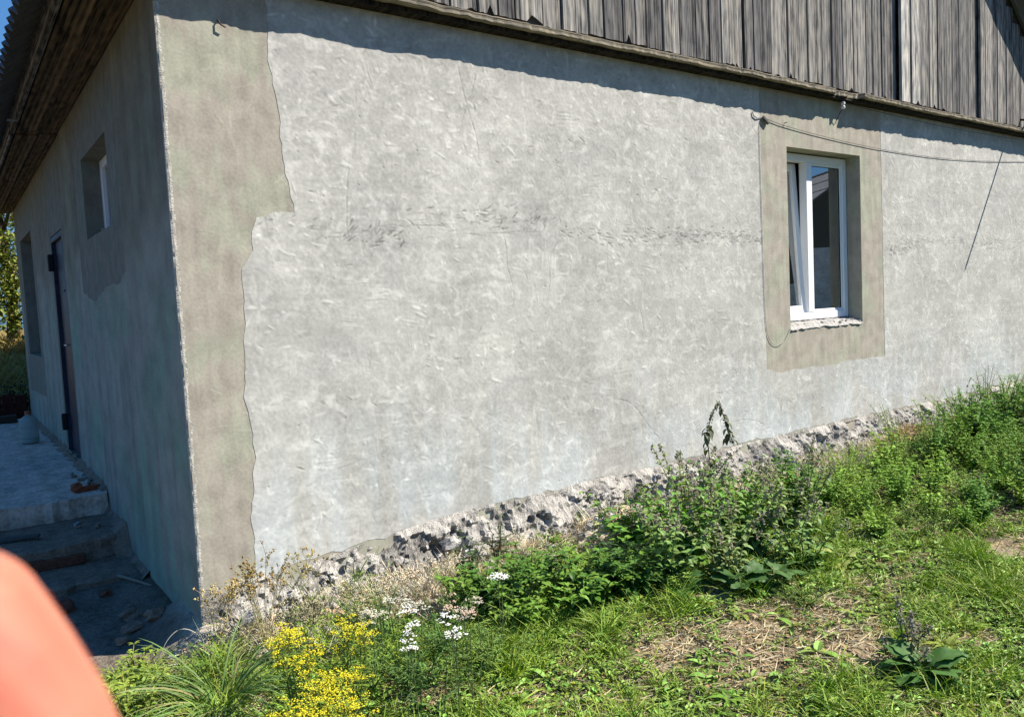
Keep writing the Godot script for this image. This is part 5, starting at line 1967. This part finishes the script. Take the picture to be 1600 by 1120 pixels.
	put_plant("leafy_weed", "lobed weed hugging the soil by house shade tip", "weed", -0.58, 0.16, leafy(0.14, 10, 0.16, 0.075, 0.042, Color(0.20, 0.27, 0.045), 70, 1405, no, 1))
	# broad pale leaf plant at the bottom edge
	t = thing("broadleaf_plant", "small plant with broad pale green leaves at the bottom edge", "plant", Vector3(0.50, gh(0.5, 1.33), 1.33))
	burdock(t, 5, 0.085, Color(0.15, 0.25, 0.07), 1411, 0.3)
	# --- green band along the rubble, middle
	var band := [
		["dark green weed left of the pale dry hollow", 1.22, 0.42, 0.30, 9, 0.12, 0.07, 0.030, Color(0.055, 0.09, 0.03), 70],
		["weed reaching up over the rubble edge beside pale hollow", 1.55, 0.24, 0.32, 5, 0.07, 0.06, 0.022, Color(0.07, 0.10, 0.045), 75],
		["bright green leafy weed below the pale dry hollow", 1.72, 0.84, 0.15, 16, 0.2, 0.09, 0.045, LUSH, 80],
		["fresh green leafy weed right below the straw hollow", 2.10, 0.92, 0.12, 16, 0.2, 0.09, 0.045, Color(0.13, 0.23, 0.03), 80],
		["leafy weed behind the lone white yarrow", 1.20, 0.75, 0.26, 14, 0.16, 0.085, 0.042, Color(0.08, 0.17, 0.025), 80],
		["tallest lush weed between yarrow and the hollow", 1.45, 0.72, 0.26, 16, 0.18, 0.09, 0.045, Color(0.10, 0.21, 0.028), 80],
		["dark leafy weed at the left foot of the big grey bush", 1.92, 0.82, 0.24, 14, 0.18, 0.09, 0.05, Color(0.035, 0.085, 0.02), 80],
		["small spiky weed rising over the rubble right of nettle", 4.55, 0.26, 0.36, 4, 0.05, 0.06, 0.022, Color(0.10, 0.115, 0.07), 70],
		["narrow weed on rubble halfway to the straw heap", 5.1, 0.3, 0.24, 5, 0.08, 0.06, 0.025, Color(0.09, 0.12, 0.04), 70],
		["slim weed stem leaning on rubble left of the nettle", 2.95, 0.36, 0.34, 4, 0.08, 0.06, 0.024, Color(0.11, 0.12, 0.07), 70],
		["tall airy weed standing before bare wall at far right", 7.35, 0.35, 0.58, 8, 0.16, 0.055, 0.018, Color(0.10, 0.115, 0.055), 90],
		["pinkish-headed airy weed at the right picture edge", 9.0, 0.4, 0.5, 7, 0.16, 0.05, 0.018, Color(0.11, 0.12, 0.06), 80],
	]
	for i in band.size():
		var e: Array = band[i]
		put_plant("weed", e[0], "weed", e[1], e[2], leafy(e[3], e[4], e[5], e[6], e[7], e[8], e[9], 1500 + i * 5, no if i != 11 else Color(0.35, 0.20, 0.16)), "seed_head", rf(0, TAU))
	var lush: Array = []
	var lr := RandomNumberGenerator.new()
	lr.seed = 61
	for i in 17:
		var q := float(i) / 16.0
		var x := lerpf(1.12, 1.98, q) + lr.randf_range(-0.08, 0.08)
		var z := 0.62 + 0.36 * fmod(i * 0.618, 1.0) + lr.randf_range(-0.05, 0.05) + q * 0.20
		var lab: String = ["broad-leaved lush weed of the green band between yarrow and big bush", "small-leaved bright weed of the green band between yarrow and big bush", "dark lush weed of the green band between yarrow and big bush"][i % 3]
		if i < 3:
			lush.append(put_plant("lush_weed", lab, "weed", x, z, leafy([0.24, 0.20, 0.27][i], [15, 20, 13][i], 0.24, [0.11, 0.07, 0.10][i], [0.055, 0.032, 0.05][i], [LUSH, Color(0.17, 0.27, 0.04), Color(0.07, 0.16, 0.025)][i], 85, 1560 + i, no), "seed_head", 0.0, "alike: " + lab))
		else:
			copy_plant(lush[i % 3], "lush_weed", lab, x, z, lr.randf() * TAU, lr.randf_range(0.75, 1.15), "alike: " + lab)
	# --- nettle with a drooping tip
	rng.seed = 1601
	var st := MB.new()
	var fo := MB.new()
	var path := PackedVector3Array([Vector3(0, -0.03, 0), Vector3(0.02, 0.25, 0), Vector3(-0.02, 0.52, 0.01), Vector3(0.03, 0.66, 0.02), Vector3(0.10, 0.73, 0.02), Vector3(0.135, 0.66, 0.02), Vector3(0.17, 0.53, 0.03), Vector3(0.20, 0.42, 0.03)])
	st.tube(path, 0.005, 0.002, Color(0.16, 0.17, 0.10), 5)
	for i in 110:
		var f := rf(0.6, 6.95)
		var p := path[int(f)].lerp(path[int(f) + 1], f - int(f))
		var az := rf(0, TAU)
		var L := rf(0.04, 0.095) if f < 2.4 or f > 4.8 else rf(0.015, 0.035)
		fo.leaf(p, Vector3(cos(az), rf(-0.5, 0.2), sin(az)).normalized(), Vector3.UP, L, L * 0.45, 1.3, jit(Color(0.10, 0.115, 0.065), 0.35), 4)
	for i in 120:
		var f := rf(2.0, 6.9)
		var p := path[int(f)].lerp(path[int(f) + 1], f - int(f))
		fo.bit(p + Vector3(rf(-1, 1), rf(-1, 0.5), rf(-1, 1)) * 0.012, rf(0.003, 0.007), jit(Color(0.14, 0.13, 0.09), 0.3), rng)
	t = thing("nettle", "tall wilting nettle with a hooked drooping tip against the plaster", "nettle", Vector3(3.30, gh(3.3, 0.3), 0.3))
	part("stem", st.mesh(), M.stem, t)
	part("foliage", fo.mesh(), M.leaf, t)
	# --- big bush: grey seedy stems above, dark burdock leaves below
	var grey := [
		["grey seed-headed weed forming the bush's left shoulder", 2.12, 1.02, 0.50],
		["grey seed-headed weed at the top middle of the bush", 2.42, 0.86, 0.58],
		["brownish seedy weed at the bush's front", 2.38, 1.20, 0.48],
		["seedy grey weed at the bush's right shoulder", 2.82, 0.98, 0.52],
		["grey-brown weed right of the bush beneath the nettle", 3.05, 0.70, 0.48],
		["dusty weed on the bush's back rising toward the nettle", 2.72, 0.62, 0.50],
		["greyish weed at the lower right of the bush", 2.86, 1.30, 0.40],
		["loose grey weed between bush and rubble", 2.30, 0.60, 0.42],
		["grey weed with dry tips nearest the right bank", 3.40, 0.95, 0.46],
	]
	for i in grey.size():
		var e: Array = grey[i]
		put_plant("seedy_weed", e[0], "weed", e[1], e[2], leafy(e[3] * [1.0, 0.9, 1.12][i % 3], 13, 0.36, [0.095, 0.125, 0.075][i % 3], [0.056, 0.076, 0.042][i % 3], [Color(0.16, 0.26, 0.07), Color(0.13, 0.27, 0.04), Color(0.19, 0.26, 0.09)][i % 3], 58, 1700 + i * 3, SEED), "seed_head")
	var bd := [
		["dark broad-leaved burdock at the bush's left foot", 2.04, 1.16, 15, 0.15, DARKG],
		["dark burdock with long leaves under the middle of the bush", 2.26, 1.36, 16, 0.155, Color(0.045, 0.105, 0.026)],
		["burdock with pale-edged leaves at the bush's front right", 2.50, 1.40, 14, 0.145, Color(0.07, 0.14, 0.04)],
		["dark burdock deepest in the shade left of the bush", 1.96, 0.98, 12, 0.14, DARKG],
		["burdock half hidden at the bush's right foot", 2.78, 1.36, 11, 0.12, Color(0.06, 0.13, 0.03)],
	]
	for i in bd.size():
		var e: Array = bd[i]
		t = thing("burdock", e[0], "burdock", Vector3(e[1], gh(e[1], e[2]), e[2]))
		burdock(t, e[3], e[4], e[5], 1800 + i * 11, 0.5)
	# yellowing leaf plant and right burdock
	t = thing("broadleaf_plant", "yellowing leaf plant right of the big bush", "plant", Vector3(3.02, gh(3.02, 1.46), 1.46))
	burdock(t, 4, 0.13, Color(0.30, 0.34, 0.10), 1851, 0.3)
	t = thing("burdock", "solitary dark burdock on bare soil at the lower right", "burdock", Vector3(2.10, gh(2.1, 2.36), 2.36))
	burdock(t, 17, 0.135, Color(0.06, 0.14, 0.03), 1861, 0.5)
	put_plant("seedy_weed", "grey seedy stems growing out of the solitary burdock", "weed", 2.14, 2.30, leafy(0.27, 10, 0.14, 0.06, 0.028, Color(0.11, 0.135, 0.06), 60, 1871, SEED), "seed_head")
	put_plant("leafy_weed", "feathery bright weed in front of the big bush's right foot", "weed", 2.36, 1.66, leafy(0.13, 24, 0.16, 0.05, 0.008, Color(0.09, 0.15, 0.03), 110, 1881, no))
	# --- the right bank: a thicket of similar green weeds
	var protos := []
	var cols := [Color(0.15, 0.285, 0.035), Color(0.165, 0.30, 0.042), Color(0.095, 0.215, 0.03), Color(0.20, 0.33, 0.045), Color(0.19, 0.29, 0.06)]
	var kinds := [[0.42, 15, 0.26, 0.09, 0.040], [0.38, 17, 0.28, 0.07, 0.026], [0.46, 13, 0.26, 0.11, 0.055], [0.30, 18, 0.28, 0.075, 0.038], [0.42, 15, 0.26, 0.055, 0.016]]
	var pos := []
	var r3 := RandomNumberGenerator.new()
	r3.seed = 88
	var tries := 0
	while pos.size() < 215 and tries < 6000:
		tries += 1
		var x := r3.randf_range(3.2, 10.2)
		var z := r3.randf_range(0.3, 3.6)
		if z > 1.35 + (x - 3.0) * 0.46 or (x < 6.9 and z < 0.42 + 0.06 * (6.9 - x)): continue
		if Vector2(x - 6.0, (z - 0.3) * 1.4).length() < 0.5: continue
		var ok := true
		for p: Vector2 in pos:
			if p.distance_to(Vector2(x, z)) < (0.21 if x < 6 else 0.29):
				ok = false
				break
		if ok: pos.append(Vector2(x, z))
	for i in pos.size():
		var k := i % 5
		var p: Vector2 = pos[i]
		var zone := "close to the wall" if p.y < 0.85 else ("along its front edge" if p.y > 0.55 + (p.x - 3.0) * 0.42 else "in its middle")
		var lab: String = ["lance-leaved green weed", "slim-leaved lighter weed", "broad-leaved dark green weed", "low yellow-green weed", "thread-leaved feathery weed"][k] + " of the right bank thicket, " + zone
		var grp: String = "alike: " + lab
		var sc := r3.randf_range(0.7, 1.15) * lerpf(0.85, 1.15, sm(3.4, 7.2, p.x)) * lerpf(1.0, 0.62, sm(0.75, 1.35 + (p.x - 3.0) * 0.46, p.y))
		if i < 5:
			var e: Array = kinds[k]
			t = put_plant("bank_weed", lab, "weed", p.x, p.y, leafy(e[0], e[1], e[2], e[3], e[4], cols[k], 70 if k != 4 else 110, 2000 + i, no), "seed_head", 0.0, grp)
			t.scale = Vector3.ONE * sc
			protos.append(t)
		else:
			copy_plant(protos[k], "bank_weed", lab, p.x, p.y, r3.randf() * TAU, sc, grp)
	# --- straw heap on the rubble
	rng.seed = 2101
	g = MB.new()
	for i in 420:
		var a := rf(0, TAU)
		var r := sqrt(rng.randf())
		var b := Vector3(cos(a) * r * 0.42, 0.10 * (1.0 - r * r) + rf(0, 0.02), sin(a) * r * 0.16)
		var d := Vector3(rf(-1, 1), rf(-0.15, 0.25), rf(-0.6, 0.6))
		g.blade(b, d, rf(0.08, 0.2), rf(0.004, 0.008), rf(-0.5, 0.8), jit(Color(0.36, 0.24, 0.12), 0.35), jit(Color(0.30, 0.19, 0.09), 0.35), 3)
	t = thing("straw_heap", "small heap of brown dead straw on the rubble by the wall", "straw heap", Vector3(6.0, gh(6.0, 0.34) + 0.03, 0.34))
	part("straw", g.mesh(), M.leaf_dull, t)
	tag(t.get_child(0), "", "", "", "stuff")
	# --- rosettes and small broad weeds in the lawn
	var ros := [
		["toothed rosette weed beside the bare soil patch", 2.42, 1.90, 0.13, 0.035, YELG],
		["dark rosette weed at the bottom edge below bare soil", 1.40, 1.98, 0.12, 0.035, LUSH],
		["long-leaved rosette weed at the bottom near centre", 1.20, 1.86, 0.14, 0.03, Color(0.11, 0.17, 0.03)],
		["bright rosette weed below the dry grass patch", 1.62, 2.22, 0.13, 0.035, Color(0.09, 0.16, 0.03)],
		["rosette weed left of the solitary burdock", 1.83, 2.36, 0.12, 0.035, Color(0.10, 0.16, 0.03)],
		["wide rosette weed right of the solitary burdock", 2.42, 2.30, 0.14, 0.04, YELG],
		["pale rosette weed in the far dry grass", 3.05, 1.72, 0.13, 0.04, Color(0.15, 0.19, 0.05)],
		["rosette weed at the right edge near bare soil", 3.35, 2.05, 0.13, 0.04, Color(0.10, 0.15, 0.03)],
		["small rosette weed under the yarrow group", 0.78, 1.45, 0.11, 0.03, LUSH],
		["rosette weed in the lush grass centre", 1.05, 1.20, 0.13, 0.035, LUSH],
	]
	for i in ros.size():
		var e: Array = ros[i]
		put_plant("rosette_weed", e[0], "weed", e[1], e[2], [MB.new(), rosette(11, e[3], e[4], e[5], 2200 + i), null])


# ---------------------------------------------------------------- ground cover
func scatter(called: String, label: String, cat: String, mesh: Mesh, mat: Material, items: Array) -> void:
	var mm := MultiMesh.new()
	mm.transform_format = MultiMesh.TRANSFORM_3D
	mm.use_colors = true
	mm.mesh = mesh
	mm.instance_count = items.size()
	for i in items.size():
		mm.set_instance_transform(i, items[i][0])
		mm.set_instance_color(i, items[i][1])
	var o := MultiMeshInstance3D.new()
	o.name = numbered(called)
	o.multimesh = mm
	o.material_override = mat
	add_child(o, true)
	tag(o, label, cat, "", "stuff")


func spot() -> Vector2:
	# a place on the visible ground, near ones more often
	while true:
		var x := 0.0
		var z := 0.0
		var k := rng.randf()
		if k < 0.72:
			x = rf(-0.9, 3.6)
			z = rf(0.04, 3.1)
			if z > 0.95 + (x + 1.0) * 0.66 + 0.55: continue
		elif k < 0.9:
			x = rf(3.0, 6.5)
			z = rf(0.1, 3.4)
		else:
			x = rf(6.0, 13.0)
			z = rf(0.1, 5.5)
		return Vector2(x, z)
	return Vector2.ZERO


func build_ground_cover() -> void:
	rng.seed = 3001
	var tufts := []
	for v in 3:
		var mb := MB.new()
		for i in 13:
			var a := rf(0, TAU)
			mb.blade(Vector3(rf(-0.025, 0.025), -0.005, rf(-0.025, 0.025)), Vector3(cos(a) * rf(0.15, 0.8), 1, sin(a) * rf(0.15, 0.8)), rf(0.05, 0.155), rf(0.0028, 0.006), rf(0.3, 1.9), jit(Color(0.125, 0.235, 0.026), 0.45), jit(Color(0.25, 0.345, 0.055), 0.45), 3)
		tufts.append(mb.mesh())
	var drys := []
	for v in 2:
		var mb := MB.new()
		for i in 12:
			var a := rf(0, TAU)
			mb.blade(Vector3(rf(-0.03, 0.03), 0.0, rf(-0.03, 0.03)), Vector3(cos(a), rf(0.1, 0.8), sin(a)), rf(0.04, 0.11), rf(0.0025, 0.0045), rf(0.2, 1.2), jit(Color(0.34, 0.28, 0.13), 0.35), jit(Color(0.46, 0.39, 0.21), 0.35), 3)
		drys.append(mb.mesh())
	var herbs := []
	for v in 2:
		var mb := MB.new()
		for i in 11:
			var a := rf(0, TAU)
			mb.leaf(Vector3(rf(-0.02, 0.02), rf(0.0, 0.03), rf(-0.02, 0.02)), Vector3(cos(a), rf(0.2, 0.9), sin(a)).normalized(), Vector3.UP, rf(0.015, 0.036), rf(0.006, 0.015), rf(0.2, 1.2), jit(Color(0.19, 0.28, 0.045), 0.45), 3, 0, rf(0.1, 0.8))
		herbs.append(mb.mesh())
	var A := [[], [], []]
	var B := [[], []]
	var C := [[], []]
	for i in 25000:
		var p := spot()
		var b := bare_at(p.x, p.y)
		var d := dry_at(p.x, p.y)
		var w := pale_at(p.x, p.y)
		if rng.randf() < b * 0.93: continue
		if rng.randf() < w * 0.93: continue
		var up := Basis(Vector3.UP, rf(0, TAU)) * Basis(Vector3(1, 0, 0), rf(-0.15, 0.15))
		var cl := gn.get_noise_2d(p.x * 130.0 + 300.0, p.y * 130.0)      # clumps
		var at := Vector3(p.x, gh(p.x, p.y), p.y)
		var tint := jit(Color(1, 1, 1), 0.22)
		var r := rng.randf()
		if r < d * 0.72 + 0.10:
			var s := rf(0.7, 1.25)
			B[i % 2].append([Transform3D(up.scaled(Vector3.ONE * s), at), tint])
		elif r < 0.66 + cl * 0.6:
			var s := rf(0.65, 1.25) * (1.0 + cl * 0.5) * lerpf(1.15, 0.5, d)
			tint = tint.lerp(Color(1.7, 1.35, 1.0), clampf(d * 0.6 + rf(-0.2, 0.35), 0.0, 0.9))
			A[i % 3].append([Transform3D(up.scaled(Vector3(s, s, s)), at), tint])
		else:
			var s := rf(0.7, 1.4)
			C[i % 2].append([Transform3D(up.scaled(Vector3.ONE * s), at), tint])
	var look := ["short bright green grass blades", "lush green grass tufts", "thin green grass tufts"]
	for v in 3:
		scatter("grass", look[v] + " covering the yard before the house", "grass", tufts[v], M.leaf, A[v])
	for v in 2:
		scatter("dry_grass", ["tan dry grass tufts among the green", "flattened straw-coloured dry grass in the yard"][v], "dry grass", drys[v], M.leaf_dull, B[v])
		scatter("ground_herbs", ["small round-leaved herbs between the grass", "little green herbs carpeting the yard"][v], "herbs", herbs[v], M.leaf, C[v])
	# broad leaves of plantain and sorrel close to the ground
	var pm := MB.new()
	for i in 6:
		var a := TAU * i / 6.0 + rf(-0.4, 0.4)
		pm.leaf(Vector3(0, 0.004, 0), Vector3(cos(a), rf(0.3, 1.1), sin(a)).normalized(), Vector3.UP, rf(0.05, 0.095), rf(0.018, 0.034), rf(0.5, 1.3), jit(Color(0.19, 0.28, 0.05), 0.4), 5, 0, rf(0.1, 0.6))
	var E := []
	for i in 1500:
		var p := spot()
		if rng.randf() < bare_at(p.x, p.y) or rng.randf() < pale_at(p.x, p.y): continue
		if gn.get_noise_2d(p.x * 80.0 - 200.0, p.y * 80.0) < -0.05: continue
		E.append([Transform3D((Basis(Vector3.UP, rf(0, TAU)) * Basis(Vector3(1, 0, 0), rf(-0.2, 0.2))).scaled(Vector3.ONE * rf(0.6, 1.2)), Vector3(p.x, gh(p.x, p.y), p.y)), jit(Color(1, 1, 1), 0.3)])
	scatter("broadleaf_herbs", "broad-leaved low herbs scattered through the thin grass", "herbs", pm.mesh(), M.leaf, E)
	# straw litter lying flat
	var lit := MB.new()
	for i in 9:
		var a := rf(0, TAU)
		lit.blade(Vector3(rf(-0.05, 0.05), rf(0.002, 0.012), rf(-0.05, 0.05)), Vector3(cos(a), rf(-0.02, 0.12), sin(a)), rf(0.03, 0.10), rf(0.0025, 0.005), rf(-0.2, 0.5), jit(Color(0.46, 0.38, 0.24), 0.35), jit(Color(0.55, 0.46, 0.30), 0.35), 2)
	for i in 3:
		var a := rf(0, TAU)
		lit.leaf(Vector3(rf(-0.05, 0.05), 0.006, rf(-0.05, 0.05)), Vector3(cos(a), 0.1, sin(a)).normalized(), Vector3.UP, rf(0.03, 0.05), rf(0.012, 0.02), 0.6, jit(Color(0.26, 0.19, 0.10), 0.4), 3)
	var D := []
	for i in 7000:
		var p := spot()
		var k := maxf(dry_at(p.x, p.y) * 0.9, maxf(pale_at(p.x, p.y) * 0.8 * (1.0 if p.y > 0.1 else 0.3), 0.22))
		k = maxf(k, bare_at(p.x, p.y) * 0.4)
		if rng.randf() > k: continue
		var pl := pale_at(p.x, p.y)
		D.append([Transform3D(Basis(Vector3.UP, rf(0, TAU)).scaled(Vector3.ONE * rf(0.7, 1.3)), Vector3(p.x, gh(p.x, p.y) + 0.002, p.y)), jit(Color(0.95, 0.95, 0.95).lerp(Color(1.35, 1.32, 1.35), pl), 0.15)])
	scatter("straw_litter", "dead straw and leaf bits strewn over the soil and rubble", "straw", lit.mesh(), M.leaf_dull, D)
	# standing dead stalks in the pale strip by the wall
	var stk := MB.new()
	for i in 14:
		var a := rf(0, TAU)
		stk.blade(Vector3(rf(-0.05, 0.05), -0.01, rf(-0.04, 0.04)), Vector3(cos(a) * 0.5, 1, sin(a) * 0.5), rf(0.05, 0.17), rf(0.003, 0.005), rf(0.1, 1.0), jit(Color(0.52, 0.46, 0.34), 0.3), jit(Color(0.60, 0.53, 0.41), 0.3), 3)
	D = []
	for i in 1500:
		var x := rf(0.1, 6.8)
		var z := rf(0.12, 0.6)
		if rng.randf() > pale_at(x, z): continue
		if x > 1.9 and x < 2.95 and rng.randf() < 0.75: continue
		D.append([Transform3D(Basis(Vector3.UP, rf(0, TAU)).scaled(Vector3.ONE * rf(0.5, 1.1)), Vector3(x, gh(x, z), z)), jit(Color(1, 1, 1), 0.25)])
	scatter("dead_stalks", "short dead stalks standing along the foot of the wall", "stalks", stk.mesh(), M.leaf_dull, D)
	# mortar crumbs
	D = []
	for i in 2600:
		var x := rf(-0.3, 7.4)
		var z := 0.05 + absf(rng.randfn(0.0, 0.28))
		if rng.randf() > pale_at(x, z) + 0.05: continue
		var s := rf(0.005, 0.016) * (1.8 if rng.randf() < 0.12 else 1.0)
		D.append([Transform3D(Basis.from_euler(Vector3(rf(0, 6), rf(0, 6), rf(0, 6))).scaled(Vector3.ONE * s), Vector3(x, gh(x, z) + s * 0.4, z)), jit(Color(1, 1, 1), 0.3)])
	for i in 500:
		var p := spot()
		if rng.randf() > bare_at(p.x, p.y): continue
		var s := rf(0.004, 0.012)
		D.append([Transform3D(Basis.from_euler(Vector3(rf(0, 6), rf(0, 6), rf(0, 6))).scaled(Vector3.ONE * s), Vector3(p.x, gh(p.x, p.y) + s * 0.3, p.y)), jit(Color(0.7, 0.6, 0.5), 0.3)])
	scatter("mortar_crumbs", "pale crumbs of mortar fallen along the foot of the wall", "crumbs", lump(Vector3(1, 0.8, 0.9), 700), M.rubble, D)


# ---------------------------------------------------------------- the finger in front of the lens
func build_finger() -> void:
	var k := 0.0805 / 1226.8
	var at := func(px: float, py: float, d: float) -> Vector3:
		return CAM_AT + CAM_X * px * k + CAM_Y * -py * k - CAM_Z * d
	var tip: Vector3 = at.call(-876.0, 430.0, 0.0805)
	var ax: Vector3 = (CAM_X * 0.47 - CAM_Y * 0.875 - CAM_Z * 0.06).normalized()
	var sx := ax.cross(CAM_Z).normalized()
	var sy := sx.cross(ax).normalized()
	var mb := MB.new()
	var prof := []
	for i in 12:
		var t := i / 11.0 * PI * 0.5
		prof.append([-0.0088 * cos(t), 0.0088 * sin(t), 0.95])
	prof.append_array([[0.006, 0.0092, 0.95], [0.013, 0.0092, 0.97], [0.019, 0.0085, 1.0], [0.023, 0.0083, 1.0], [0.026, 0.0086, 1.0], [0.033, 0.0093, 1.0], [0.042, 0.0096, 1.0], [0.048, 0.0093, 1.0], [0.052, 0.0096, 1.0], [0.062, 0.0105, 1.0], [0.074, 0.0108, 1.0], [0.080, 0.009, 1.0], [0.084, 0.005, 1.0], [0.085, 0.0, 1.0]])
	var n := 28
	var R := []
	for p: Array in prof:
		var row := PackedVector3Array()
		for j in n:
			var a := TAU * j / n
			var flat: float = p[2]
			row.append(tip + ax * p[0] + (sx * cos(a) + sy * sin(a) * flat) * p[1])
		R.append(row)
	for i in prof.size() - 1:
		for j in n:
			var j2 := (j + 1) % n
			var c0: Vector3 = tip + ax * prof[i][0]
			var c1: Vector3 = tip + ax * prof[i + 1][0]
			var tilt: float = prof[i][1] - prof[i + 1][1]
			var dl: float = maxf(prof[i + 1][0] - prof[i][0], 0.0005)
			var f := ax * tilt / dl
			var na: Vector3 = ((R[i][j] - c0).normalized() + f).normalized() if prof[i][1] > 1e-5 else -ax
			var nb: Vector3 = ((R[i][j2] - c0).normalized() + f).normalized() if prof[i][1] > 1e-5 else -ax
			var nc: Vector3 = ((R[i + 1][j2] - c1).normalized() + f).normalized() if prof[i + 1][1] > 1e-5 else ax
			var nd: Vector3 = ((R[i + 1][j] - c1).normalized() + f).normalized() if prof[i + 1][1] > 1e-5 else ax
			var cc := []
			for q: Vector3 in [R[i][j], R[i][j2], R[i + 1][j2], R[i + 1][j]]:
				var e := (q - CAM_AT) * 9000.0
				var g := 0.92 + gn.get_noise_3d(e.x, e.y, e.z) * 0.22 + gn.get_noise_3d(e.x * 6.0, e.y * 6.0, e.z * 6.0) * 0.10
				cc.append(Color(minf(1.0, g * 1.02), g * g, g * g))
			mb.trin(R[i][j], R[i + 1][j2], R[i][j2], na, nc, nb, cc[0], cc[2], cc[1])
			mb.trin(R[i][j], R[i + 1][j], R[i + 1][j2], na, nd, nc, cc[0], cc[3], cc[2])
	var o := thing("finger", "blurred pink fingertip of the photographer covering the lower left corner", "finger")
	part("skin", mb.mesh(), M.skin, o)
	# nail on the side away from the lens
	mb = MB.new()
	for i in 6:
		for j in 6:
			var q := []
			for e: Array in [[0, 0], [1, 0], [1, 1], [0, 1]]:
				var u: float = (i + e[0]) / 6.0
				var v: float = (j + e[1]) / 6.0 - 0.5
				var a := -PI / 2 + v * 1.7
				var rr := 0.0090 + 0.0004 * u
				q.append(tip + ax * (0.001 + 0.011 * u) + (sx * cos(a) + sy * sin(a)) * rr)
			mb.quad(q[0], q[1], q[2], q[3])
	part("nail", mb.mesh(), M.nail, o)
